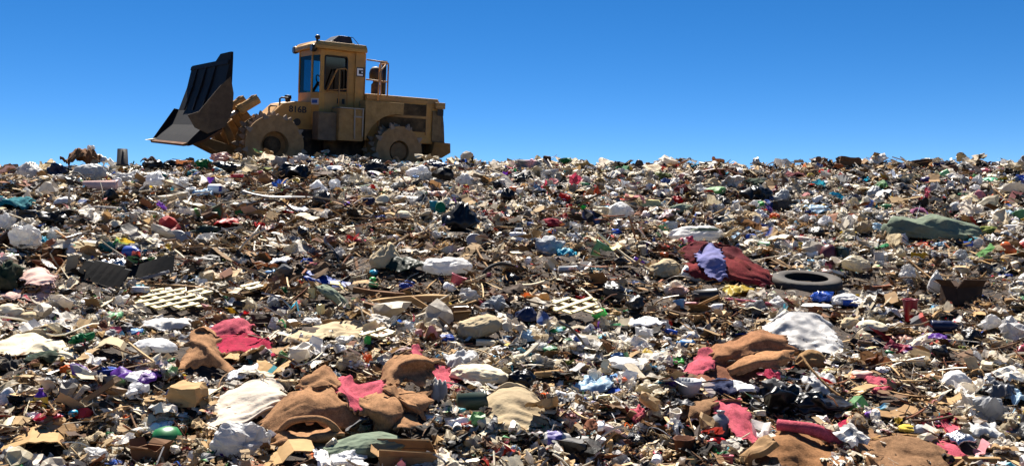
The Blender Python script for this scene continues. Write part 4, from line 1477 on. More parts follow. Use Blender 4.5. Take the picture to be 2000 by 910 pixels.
 ('block', 1530, 404, 50, 22, 'ch', 'foam_slab', 'dark grey slab tilted below the full grey bag', 'cloth'),
 ('sheet', 1598, 412, 54, 20, 'pb', 'plastic_sheet', 'clear film pack with a bright blue patch'),
 ('block', 1600, 410, 22, 9, 'tq', 'paper_label', 'bright blue patch on the clear film pack', 'card'),
 ('bag', 1513, 424, 22, 12, 'og', 'plastic_bag', 'orange bag under the dark grey slab'),
 ('tarp', 1820, 451, 186, 48, 'gs', 'cloth_tarp', 'large grey green tarp bundle lying on the right slope', 'cloth'),
 ('sheet', 1793, 416, 44, 18, 'mv', 'cloth', 'mauve cloth behind the grey green tarp bundle', 'cloth'),
 ('sheet', 1938, 355, 40, 14, 'mint', 'plastic_net', 'mint green net near the right crest'),
 ('ball', 1808, 354, 20, 13, 'dpu', 'ball', 'dark purple ball half buried near the right crest', 'hard'),
 ('card', 1973, 389, 32, 26, 'mr', 'cardboard_piece', 'dark red carton side at the right edge'),
 ('card', 1841, 420, 28, 26, 'cr', 'cardboard_piece', 'upright cream card behind the grey green tarp bundle'),
 ('sack', 1867, 408, 28, 22, 'lg', 'cushion', 'grey pillow right of the upright cream card', 'cloth'),
 ('bag', 1916, 438, 36, 18, 'bk', 'garbage_bag', 'black bag right behind the grey green tarp bundle', 'gloss'),
 ('block', 1973, 449, 26, 16, 'ww', 'foam_box', 'white foam box at the right edge beside the tarp bundle'),
 ('tangle', 1798, 486, 60, 26, 'og', 'rope_tangle', 'tangle of orange rope below the grey green tarp bundle', 'hard'),
 ('block', 1800, 323, 34, 20, 'db', 'wood_stump', 'dark brown stump on the right crest', 'wood'),
 ('block', 1655, 318, 44, 20, 'br', 'cardboard_box', 'brown carton heap on the highest part of the right crest', 'card'),
 ('card', 1682, 323, 22, 20, 'cd', 'cardboard_piece', 'tan flap right of the brown carton heap on the crest'),
 ('bag', 1835, 326, 26, 14, 'nb', 'garbage_bag', 'navy bag on the crest right of the stump', 'gloss'),
 ('knot', 1708, 378, 36, 25, 'lg', 'plastic_bag', 'pointed grey white bag in the middle of the right upper slope'),
 ('dome', 1618, 496, 32, 30, 'mr', 'plastic_bucket', 'dark red half bucket beside a dark green crate', 'hard'),
 ('block', 1645, 496, 24, 24, 'dg', 'plastic_crate', 'dark green crate beside the dark red half bucket', 'hard'),
 ('sheet', 1553, 344, 40, 15, 'mr', 'cloth', 'maroon purple cloth near the crest', 'cloth'),
 ('sheet', 1755, 332, 26, 20, 'nb', 'tarp', 'blue tarp scrap left of the stump on the crest', 'cloth'),
 ('sheet', 1960, 418, 38, 14, 'pb', 'plastic_sheet', 'pale blue film above the white foam box'),
 ('sack', 1932, 453, 46, 18, 'ol', 'sack', 'flat olive sack between the tarp bundle and the white foam box', 'cloth'),
 # middle rows
 ('sheet', 30, 582, 66, 18, 'lpk', 'cloth', 'pale pink cloth strip lying flat below the green moss', 'cloth'),
 ('board', 193, 545, 92, 44, 'bk', 'foam_board', 'tilted black board under the silver foil', 'blade', -16),
 ('board', 288, 532, 96, 38, 'bk', 'foam_board', 'second tilted black board right of the silver foil', 'blade', 12),
 ('sheet', 220, 522, 52, 30, 'fo', 'foil_sheet', 'crumpled silver foil resting between two black boards', 'foil'),
 ('card', 133, 522, 32, 40, 'be', 'cardboard_piece', 'beige card standing left of the black boards'),
 ('plank', 283, 546, 88, 7, 'gy', 'wood_stick', 'grey stick lying along the front of a black board', 'wood', 14),
 ('moss', 12, 546, 60, 64, 'dg', 'moss_clump', 'dark green moss clump at the left edge', 'muddy'),
 ('lattice', 336, 604, 152, 46, 'lat', 'trellis', 'broken cream trellis lying flat, largest of the lattice pieces', 'hard'),
 ('lattice', 492, 580, 44, 30, 'lat', 'trellis', 'small cream trellis corner right of the largest trellis', 'hard'),
 ('sheet', 218, 622, 38, 18, 'lgn', 'plastic_sheet', 'light green plastic left of the largest trellis'),
 ('bag', 160, 669, 46, 28, 'eg', 'plastic_bag', 'emerald green bag twisted in the middle'),
 ('card', 216, 692, 62, 56, 'be', 'cardboard_piece', 'hanging beige cardboard sheet above the purple bag'),
 ('sack', 303, 682, 84, 34, 'ww', 'packet', 'stuffed bright white packet above the purple bag'),
 ('sheet', 330, 640, 100, 32, 'w', 'plastic_sheet', 'whitish film heap in front of the largest trellis'),
 ('sack', 22, 613, 48, 30, 'cr', 'sack', 'cream sack at the left edge below the pink cloth strip', 'cloth'),
 ('sack', 54, 624, 56, 22, 'be', 'sack', 'beige sack leaning on the cream sack at the left edge', 'cloth'),
 ('bag', 138, 596, 38, 24, 'lg', 'plastic_bag', 'grey pink bag left of the white crumpled one'),
 ('bag', 234, 592, 34, 24, 'w', 'plastic_bag', 'crumpled white bag left behind the largest trellis'),
 ('sheet', 265, 653, 28, 12, 'sb', 'plastic_sheet', 'blue scrap above the bright white packet'),
 ('plank', 363, 569, 152, 11, 'cd', 'wood_beam', 'long tan beam behind the largest trellis', 'wood', -4),
 ('plank', 420, 547, 70, 7, 'tn', 'wood_stick', 'thin stick crossing behind the long tan beam', 'wood', 28),
 ('block', 273, 571, 40, 14, 'lw', 'foam_piece', 'off white foam piece behind the largest trellis'),
 ('knot', 753, 506, 66, 56, 'be', 'sack', 'tall beige bag stained brown behind the dark green one', 'cloth'),
 ('sheet', 796, 522, 84, 40, 'dg', 'garbage_bag', 'dark green bag draped over a black hollow', 'film'),
 ('sack', 872, 526, 102, 40, 'w', 'mesh_bag', 'white mesh bag like a pillow right of the dark green bag'),
 ('sheet', 652, 553, 118, 22, 'bl', 'tarp', 'royal blue plastic strip slanting across the wood debris', 'film', -12),
 ('ball', 728, 552, 14, 14, 'brg', 'ball', 'small bright green ball right of the royal blue strip', 'hard'),
 ('bag', 792, 560, 38, 18, 'bl', 'plastic_bag', 'crumpled blue bag under the dark green one'),
 ('plank', 798, 593, 152, 16, 'tn', 'split_log', 'long split log pointing to the grey white bags', 'wood', 4),
 ('plank', 765, 616, 104, 18, 'br', 'split_log', 'brown split log below the long one', 'wood', -15),
 ('plank', 842, 618, 84, 14, 'cd', 'split_log', 'steep tan log leaning under the long split log', 'wood', -36),
 ('plank', 750, 576, 110, 12, 'br', 'split_log', 'dark brown log above the long split log', 'wood', -6),
 ('bag', 916, 581, 48, 30, 'lw', 'plastic_bag', 'whitish bag at the right end of the long split log'),
 ('bag', 968, 598, 58, 36, 'lg', 'plastic_bag', 'pale grey bag with a dark hole right of the whitish one'),
 ('sack', 937, 646, 88, 54, 'be', 'sack', 'round beige sack, fullest one below the split logs', 'cloth'),
 ('box', 905, 620, 44, 32, 'cd', 'cardboard_box', 'cardboard box behind the round beige sack', 'card'),
 ('sheet', 863, 665, 48, 13, 'bl', 'plastic_sheet', 'blue sheet left of the round beige sack'),
 ('sack', 655, 590, 84, 26, 'sage', 'mesh_roll', 'grey green mesh roll slanting down from the royal blue strip', 'cloth', -42),
 ('block', 610, 578, 16, 24, 'py', 'trellis_piece', 'broken cream trellis stub left of the mesh roll', 'hard'),
 ('block', 626, 610, 16, 24, 'py', 'trellis_piece', 'curved cream plastic stub below the mesh roll', 'hard'),
 ('card', 658, 563, 26, 18, 'py', 'plastic_piece', 'cream plastic flap on the royal blue strip'),
 ('card', 578, 612, 18, 36, 'tq', 'plastic_piece', 'blue plastic strip standing behind the beige tarp'),
 ('bag', 608, 633, 42, 18, 'w', 'plastic_bag', 'white bag at the upper edge of the beige tarp'),
 ('bag', 673, 669, 42, 18, 'w', 'plastic_bag', 'white bag at the lower edge of the beige tarp'),
 ('lattice', 738, 679, 66, 18, 'lat', 'trellis', 'pale yellow tray grid in front of the beige tarp', 'hard'),
 ('block', 950, 674, 46, 14, 'cr', 'foam_tray', 'cream tray in front of the round beige sack', 'hard'),
 ('tangle', 540, 580, 46, 44, 'br', 'twine_tangle', 'brown tangle of twine right of the small trellis corner', 'cloth'),
 ('bottle', 718, 668, 14, 20, 'brg', 'plastic_bottle', 'green bottle behind the pale yellow tray grid', 'hard'),
 ('hose', 968, 545, 60, 46, 'dk', 'rubber_hose', 'dark hose bending down right of the white mesh bag', 'rubber'),
 ('card', 550, 687, 62, 22, 'cd', 'cardboard_piece', 'brown cardboard flap between the crimson carpet and the beige tarp'),
 ('sheet', 550, 513, 40, 15, 'ww', 'paper_sheet', 'white paper on the dark debris left of the tall beige bag', 'card'),
 ('sack', 1298, 529, 68, 40, 'be', 'sack', 'round beige sack left of the maroon carpet heap', 'cloth'),
 ('lbottle', 1365, 542, 66, 26, 'w', 'plastic_bottle', 'white bottle lying before the maroon carpet heap', 'hard', -22),
 ('knot', 1027, 619, 50, 32, 'nb', 'plastic_bag', 'dark blue round bag left of the right hand trellis', 'gloss'),
 ('lattice', 1125, 620, 96, 50, 'lat', 'trellis', 'broken cream trellis with a bright green mesh at its corner', 'hard'),
 ('block', 1171, 619, 28, 20, 'brg', 'mesh_piece', 'bright green mesh piece on the corner of a trellis', 'hard', 40),
 ('sheet', 1256, 634, 80, 24, 'w', 'cloth', 'white shirt draped over a dark hollow', 'cloth'),
 ('plank', 1225, 582, 94, 15, 'bk', 'plastic_profile', 'black profile with a white edge slanting down', 'hard', -15),
 ('lcup', 1378, 584, 46, 34, 'bk', 'plastic_drum', 'short black drum lying on its side below the white bottle', 'hard'),
 ('sheet', 1446, 573, 66, 30, 'ye', 'plastic_sheet', 'yellow sheet with a jagged edge below the maroon carpet heap'),
 ('pipe', 1335, 603, 54, 8, 'pk', 'plastic_pipe', 'short pinkish red pipe left of the black drum', 'hard', 12),
 ('pipe', 1492, 600, 150, 8, 'pk', 'plastic_pipe', 'long pinkish red pipe passing under the tyre', 'hard', -9),
 ('pipe', 1350, 612, 104, 7, 'cd', 'rope', 'frayed tan rope slanting up to the black drum', 'cloth', 30),
 ('bag', 1030, 661, 38, 28, 'pb', 'plastic_bag', 'pale blue film bag below the dark blue round one'),
 ('bag', 1054, 682, 34, 18, 'w', 'plastic_bag', 'white wad below the pale blue film bag'),
 ('bag', 1338, 649, 32, 24, 'w', 'plastic_bag', 'white bag in the debris above the speckled tan bundle'),
 ('pipe', 1108, 588, 62, 6, 'bk', 'plastic_rod', 'black rod behind the trellis with the green mesh', 'hard', -3),
 ('card', 1185, 682, 24, 40, 'br', 'leather_strap', 'brown strap hanging below the white shirt', 'card'),
 ('ltub', 1110, 531, 38, 18, 'lg', 'plastic_tub', 'clear grey tub in the brown wood debris', 'hard'),
 ('tangle', 1160, 531, 38, 24, 'tl', 'straw_bundle', 'bundle of pale teal straws in the brown wood debris', 'hard'),
 ('tyre', 1575, 556, 134, 52, 'rub', 'car_tyre', 'worn dusty black car tyre lying flat on the rubbish', 'rubber'),
 ('bag', 1607, 584, 48, 24, 'bl', 'plastic_bag', 'blue bag just in front of the tyre', 'gloss'),
 ('sack', 1655, 591, 62, 30, 'lw', 'shoe', 'white and blue shoe right of the blue bag', 'cloth'),
 ('lid', 1595, 601, 60, 12, 'w', 'plate', 'broken white plate under the blue bag', 'hard'),
 ('sack', 1672, 520, 54, 36, 'cr', 'plastic_bag', 'cream bag behind the right side of the tyre'),
 ('knot', 1828, 556, 34, 46, 'lw', 'plastic_bag', 'tall grey white bag standing over a dark hole'),
 ('box', 1875, 578, 66, 52, 'db', 'cardboard_box', 'dark brown open carton right of the tall grey white bag', 'card'),
 ('plank', 1722, 564, 64, 10, (126, 74, 48), 'wood_board', 'red brown split board right of the tyre', 'wood', 5),
 ('cup', 1778, 612, 30, 46, 'cri', 'plastic_container', 'dark red container with a white straw', 'hard'),
 ('pipe', 1774, 582, 28, 4, 'ww', 'drinking_straw', 'white straw standing in the dark red container', 'hard', 100),
 ('sack', 1662, 637, 42, 26, 'be', 'sack', 'beige sack with a dark mouth right of the bright white bag', 'cloth'),
 ('sack', 1702, 641, 62, 26, 'cr', 'sack', 'cream sack right behind the crimson box panel', 'cloth'),
 ('card', 1727, 665, 46, 46, 'cri', 'cardboard_piece', 'upright crimson box panel on the right slope'),
 ('sheet', 1764, 665, 38, 20, (200, 150, 130), 'plastic_sheet', 'orange printed film right of the upright crimson box panel'),
 ('lbottle', 1850, 643, 58, 26, 'nb', 'plastic_bottle', 'blue water bottle lying on the right slope', 'gloss'),
 ('plank', 1813, 636, 46, 7, 'tn', 'wood_stick', 'tan stick leaning left of the blue water bottle', 'wood', 48),
 ('plank', 1805, 640, 40, 6, 'cd', 'wood_stick', 'darker stick crossing beside the tan leaning one', 'wood', 40),
 ('sheet', 1828, 664, 48, 17, 'pu', 'plastic_sheet', 'purple printed film below the blue water bottle'),
 ('card', 1610, 627, 44, 22, 'br', 'cardboard_piece', 'brown board behind the bright white bag'),
 ('plank', 1733, 621, 44, 6, 'tn', 'wood_stick', 'short pale stick standing above the upright crimson box panel', 'wood', -60),
 # near rows
 ('sheet', 83, 703, 64, 28, 'dg', 'cloth', 'dark green cloth below the broad cream sheet', 'cloth'),
 ('sheet', 14, 720, 48, 46, 'ch', 'cloth', 'grey green cloth in folds at the left edge', 'cloth'),
 ('bag', 136, 756, 44, 26, 'lw', 'plastic_bag', 'whitish bundle in grey film left of the purple bag'),
 ('sheet', 92, 752, 56, 26, 'dgy', 'plastic_sheet', 'thin grey film left of the whitish bundle'),
 ('plank', 136, 797, 184, 13, (120, 98, 76), 'wood_board', 'long weathered board slanting up to the purple bag', 'wood', 27),
 ('sheet', 265, 741, 108, 46, 'pu', 'plastic_bag', 'bright purple and white bag left of the brown offcut', 'film'),
 ('tub', 205, 737, 44, 24, 'bl', 'plastic_tub', 'blue tub under the hanging beige cardboard', 'hard'),
 ('sack', 16, 784, 38, 42, 'lw', 'sack', 'round grey purple sack at the left edge', 'cloth'),
 ('bottle', 80, 788, 24, 44, 'pu', 'plastic_bottle', 'purple and yellow bottle left of the long weathered board', 'hard'),
 ('card', 75, 872, 124, 56, 'cb', 'cardboard_piece', 'wide torn cardboard, largest in the lower left'),
 ('card', 132, 850, 54, 36, 'cd', 'cardboard_piece', 'curved cardboard strip right behind the widest cardboard'),
 ('card', 182, 817, 84, 28, 'cb', 'cardboard_piece', 'tan cardboard flap right of the long weathered board'),
 ('card', 285, 811, 74, 18, 'cr', 'cardboard_piece', 'pale torn cardboard flap in front of the crumpled carton'),
 ('card', 335, 758, 54, 20, 'cb', 'cardboard_piece', 'leaf shaped cardboard under the brown offcut'),
 ('block', 366, 780, 68, 54, 'cb', 'cardboard_box', 'crushed tan carton left of the big white sack', 'card'),
 ('card', 412, 768, 50, 22, 'cr', 'cardboard_piece', 'bright cream flap on the crushed tan carton'),
 ('dome', 325, 860, 62, 40, 'gn', 'plastic_bowl', 'green plastic bowl lying upside down', 'hard'),
 ('sheet', 310, 842, 46, 24, 'ww', 'paper_sheet', 'white paper behind the green bowl', 'card'),
 ('box', 298, 888, 62, 42, 'br', 'cardboard_box', 'open brown carton in front of the green bowl', 'card'),
 ('bag', 470, 868, 118, 82, 'lw', 'plastic_bag', 'large crumpled whitish bag below the big white sack'),
 ('ball', 118, 821, 20, 16, 'tl', 'bottle_top', 'teal cap left under the long weathered board', 'hard'),
 ('ball', 143, 814, 19, 16, 'tq', 'bottle_top', 'turquoise cap right under the long weathered board', 'hard'),
 ('bag', 190, 896, 52, 32, 'w', 'plastic_bag', 'round white wad in the lower left'),
 ('card', 250, 894, 30, 38, 'ww', 'paper_sheet', 'folded white paper left of the open brown carton', 'card'),
 ('tub', 240, 820, 32, 13, 'lgn', 'plastic_tub', 'light green tub behind the tan cardboard flap', 'hard'),
 ('bag', 130, 726, 27, 22, 'og', 'paper_wad', 'orange brown wad above the long weathered board', 'card'),
 ('card', 455, 699, 66, 20, 'cb', 'cardboard_piece', 'tan cardboard on top of the brown offcut'),
 ('sheet', 318, 711, 38, 18, 'gn', 'plastic_sheet', 'green film right of the bright purple bag'),
 ('sheet', 470, 736, 64, 28, 'ww', 'cloth', 'white rag twisted below the brown offcut', 'cloth', 24),
 ('card', 531, 728, 72, 40, 'cb', 'cardboard_piece', 'cardboard with a green stripe above the big white sack'),
 ('block', 558, 758, 36, 26, 'be', 'cardboard_box', 'small beige carton right of the green striped cardboard', 'card'),
 ('sack', 720, 877, 176, 52, 'gs', 'sack', 'long grey green sack below the large crumpled carpet', 'cloth'),
 ('bag', 675, 905, 98, 40, 'ww', 'plastic_bag', 'bright white bag below the grey green sack'),
 ('card', 560, 897, 104, 46, 'cb', 'cardboard_piece', 'flattened tan carton right of the large crumpled whitish bag', 'card'),
 ('box', 800, 897, 132, 48, 'cd', 'cardboard_box', 'open tan carton right of the grey green sack', 'card'),
 ('sack', 936, 738, 124, 44, 'cr', 'sack', 'long cream cloth sack behind the dark green bucket', 'cloth'),
 ('ltub', 922, 793, 58, 46, 'dg', 'bucket', 'dark green bucket lying with its black mouth open', 'hard'),
 ('sheet', 902, 710, 72, 44, 'lw', 'plastic_sheet', 'pale film over the bright pink scrap'),
 ('block', 848, 823, 38, 14, 'ww', 'foam_piece', 'white foam piece right of the large crumpled carpet'),
 ('block', 890, 831, 46, 20, 'ww', 'foam_piece', 'thick white foam chunk below the dark green bucket'),
 ('block', 926, 823, 36, 14, 'w', 'foam_piece', 'white foam wedge in front of the bucket mouth'),
 ('block', 895, 808, 26, 11, 'tl', 'plastic_box', 'teal block between the white foam pieces', 'hard'),
 ('card', 845, 869, 54, 32, 'tn', 'cardboard_piece', 'pinkish tan cardboard right of the grey green sack'),
 ('sheet', 858, 772, 34, 60, 'lw', 'plastic_sheet', 'off white film strip right of the large crumpled carpet'),
 ('bowl', 735, 720, 28, 18, 'dk', 'glass_bowl', 'dark bowl behind the pink drape', 'gloss'),
 ('ball', 670, 719, 28, 26, 'be', 'paper_lantern', 'round tan ribbed ball behind the large crumpled carpet', 'card'),
 ('sheet', 905, 905, 42, 14, 'sb', 'plastic_sheet', 'sky blue film scrap right of the open tan carton'),
 ('lid', 620, 879, 40, 18, 'lg', 'plastic_disc', 'pale grey disc left of the grey green sack', 'hard'),
 ('bag', 1018, 747, 58, 40, 'bk', 'garbage_bag', 'black bag behind the big beige sack', 'gloss'),
 ('lcup', 1072, 737, 58, 20, 'cb', 'cardboard_tube', 'cardboard tube right of the black bag', 'card'),
 ('sheet', 1163, 757, 74, 36, 'pb', 'plastic_bag', 'pale cyan bag in the white rubbish', 'film'),
 ('card', 1197, 772, 28, 18, 'bl', 'plastic_piece', 'blue triangle right of the pale cyan bag'),
 ('sack', 1223, 717, 78, 30, 'w', 'plastic_pack', 'wide white pack above the white rubbish'),
 ('bowl', 1345, 766, 52, 38, 'lg', 'plastic_tub', 'clear grey tub below the speckled tan bundle', 'hard'),
 ('sheet', 1208, 699, 26, 13, 'sb', 'plastic_sheet', 'sky blue film above the wide white pack'),
 ('sheet', 1203, 741, 26, 13, 'sb', 'plastic_sheet', 'sky blue film below the wide white pack'),
 ('block', 1170, 715, 36, 17, 'dk', 'plastic_box', 'black box left of the wide white pack', 'hard'),
 ('sheet', 1316, 709, 44, 14, 'brg', 'plastic_sheet', 'bright green film left of the ragged pink edge'),
 ('sheet', 1243, 817, 44, 38, 'pk', 'carpet_scrap', 'small torn pink carpet scrap in a black hollow', 'pad'),
 ('bag', 1160, 842, 60, 38, (120, 74, 54), 'insulation_wad', 'reddish brown fibre wad with a white patch', 'muddy'),
 ('plank', 1166, 886, 50, 20, 'w', 'wood_board', 'white painted board end standing below the reddish wad', 'wood', 70),
 ('plank', 1186, 890, 50, 16, 'cb', 'wood_board', 'tan board end standing beside the white painted one', 'wood', 82),
 ('block', 1122, 884, 64, 46, 'bk', 'plastic_box', 'black box left of the white painted board', 'hard'),
 ('sack', 1083, 863, 68, 32, 'lw', 'package', 'white and violet package below the big beige sack'),
 ('jug', 1408, 834, 42, 52, 'gy', 'plastic_jug', 'clear grey jug standing before the pink strip', 'gloss'),
 ('sack', 1396, 867, 46, 16, 'rd', 'plastic_bag', 'red bag below the clear grey jug', 'gloss'),
 ('slab', 1478, 892, 86, 60, 'cd', 'cardboard_piece', 'brown cardboard corner in front of the big rolled carpet', 'card', 38),
 ('sheet', 1430, 762, 104, 34, 'nb', 'cloth', 'navy cloth with a white lining behind the pink strip', 'cloth'),
 ('tub', 1336, 880, 44, 38, (90, 56, 40), 'metal_pot', 'rusty round pot in the black hollow', 'muddy'),
 ('pipe', 1145, 789, 92, 7, 'py', 'plastic_strip', 'pale yellow strip behind the small torn pink scrap', 'hard', 14),
 ('block', 1158, 798, 16, 17, 'dpu', 'plastic_box', 'small dark violet box under the pale yellow strip', 'hard'),
 ('card', 1352, 907, 54, 18, 'py', 'cardboard_piece', 'pale yellow card left of the brown cardboard corner'),
 ('bag', 1265, 763, 48, 30, 'cr', 'plastic_bag', 'cream wad left of the clear grey tub'),
 ('card', 1188, 818, 38, 16, 'ch', 'flip_flop', 'dark striped sandal left of the small torn pink scrap', 'rubber'),
 ('plank', 1040, 888, 56, 8, 'tn', 'wood_stick', 'tan stick leaning below the white and violet package', 'wood', 60),
 ('sack', 1583, 707, 64, 40, 'cd', 'sack', 'brown sack with a gathered neck below the bright white bag', 'cloth'),
 ('bag', 1530, 787, 104, 66, 'bk', 'garbage_bag', 'large shiny black bag below the speckled tan bundle', 'gloss'),
 ('bag', 1592, 794, 130, 56, 'bk', 'garbage_bag', 'long shiny black bag behind the big rolled carpet', 'gloss'),
 ('hose', 1610, 822, 84, 18, 'be', 'foam_tube', 'beige foam tube curving above the pink tube', 'cloth'),
 ('sheet', 1718, 752, 52, 24, 'pk', 'carpet_scrap', 'torn pink scrap above a rounded pink one', 'pad'),
 ('bag', 1722, 770, 44, 22, 'pk', 'carpet_scrap', 'rounded pink scrap below the torn one', 'pad'),
 ('slab', 1681, 737, 48, 22, 'lpk', 'foam_board', 'grey pink board above the torn pink scrap', 'card', 4),
 ('sheet', 1602, 754, 74, 40, 'lw', 'plastic_sheet', 'wrinkled white film with a red ribbon above the long black bag'),
 ('arch', 1610, 756, 44, 18, 'rd', 'ribbon', 'red ribbon across the wrinkled white film', 'cloth'),
 ('block', 1725, 727, 28, 11, 'ww', 'foam_piece', 'small white foam bar above the torn pink scrap'),
 ('sack', 1870, 750, 62, 42, 'lw', 'sack', 'grey cream sack in the right rubbish', 'cloth'),
 ('bag', 1925, 749, 36, 28, 'nb', 'plastic_bag', 'navy and white bag right of the grey cream sack', 'gloss'),
 ('sheet', 1945, 767, 62, 42, 'dgy', 'plastic_sheet', 'silvery dark film below the navy and white bag', 'gloss'),
 ('sheet', 1984, 782, 48, 36, 'pb', 'plastic_sheet', 'pale blue sheet at the right edge below the silvery film'),
 ('bag', 1935, 807, 80, 62, 'lg', 'plastic_bag', 'large pale grey bag cluster at the right'),
 ('card', 1853, 784, 44, 26, 'tn', 'cardboard_piece', 'tan card left of the large pale grey cluster'),
 ('card', 1747, 811, 80, 28, 'cd', 'cardboard_piece', 'curled brown cardboard behind the tan flap of the rolled carpet'),
 ('slab', 1745, 794, 62, 18, 'db', 'cardboard_piece', 'dark brown carton side below the rounded pink scrap', 'card', 2),
 ('sack', 1772, 843, 38, 17, 'ye', 'soft_toy', 'yellow plush toy right of the curled brown cardboard', 'cloth'),
 ('sack', 1801, 846, 34, 22, 'lg', 'shoe', 'grey shoe right of the yellow plush toy', 'cloth'),
 ('sheet', 1873, 863, 44, 32, 'fo', 'foil_sheet', 'silver foil right of the long narrow pink scrap', 'foil'),
 ('sheet', 1920, 847, 74, 32, 'w', 'plastic_sheet', 'white crumpled film right above the silver foil'),
 ('card', 1913, 882, 28, 32, (206, 140, 146), 'paper_sheet', 'folded pink paper right of the silver foil', 'card'),
 ('slab', 1918, 907, 156, 18, 'cb', 'cardboard_piece', 'long tan cardboard strip in the lower right corner', 'card', 1),
 ('ball', 1990, 832, 14, 26, 'ye', 'plastic_piece', 'yellow piece at the right edge', 'hard'),
 ('bag', 1960, 857, 34, 26, 'cr', 'plastic_bag', 'cream bag right of the white crumpled film'),
 ('wire', 1645, 768, 80, 96, 'cd', 'rope', 'thin tan rope hanging past the long black bag', 'cloth'),
 ('tangle', 1905, 745, 54, 54, 'cd', 'wicker_tangle', 'loops of tan wicker right of the grey cream sack', 'wood'),
]
DEF_FIN = {'bag': 'film', 'knot': 'film', 'sack': 'film', 'sheet': 'film', 'card': 'card', 'block': 'hard', 'plank': 'wood'}
N_OF = {}
for e in H:
    N_OF[e[6]] = N_OF.get(e[6], 0) + 1
HERO = []


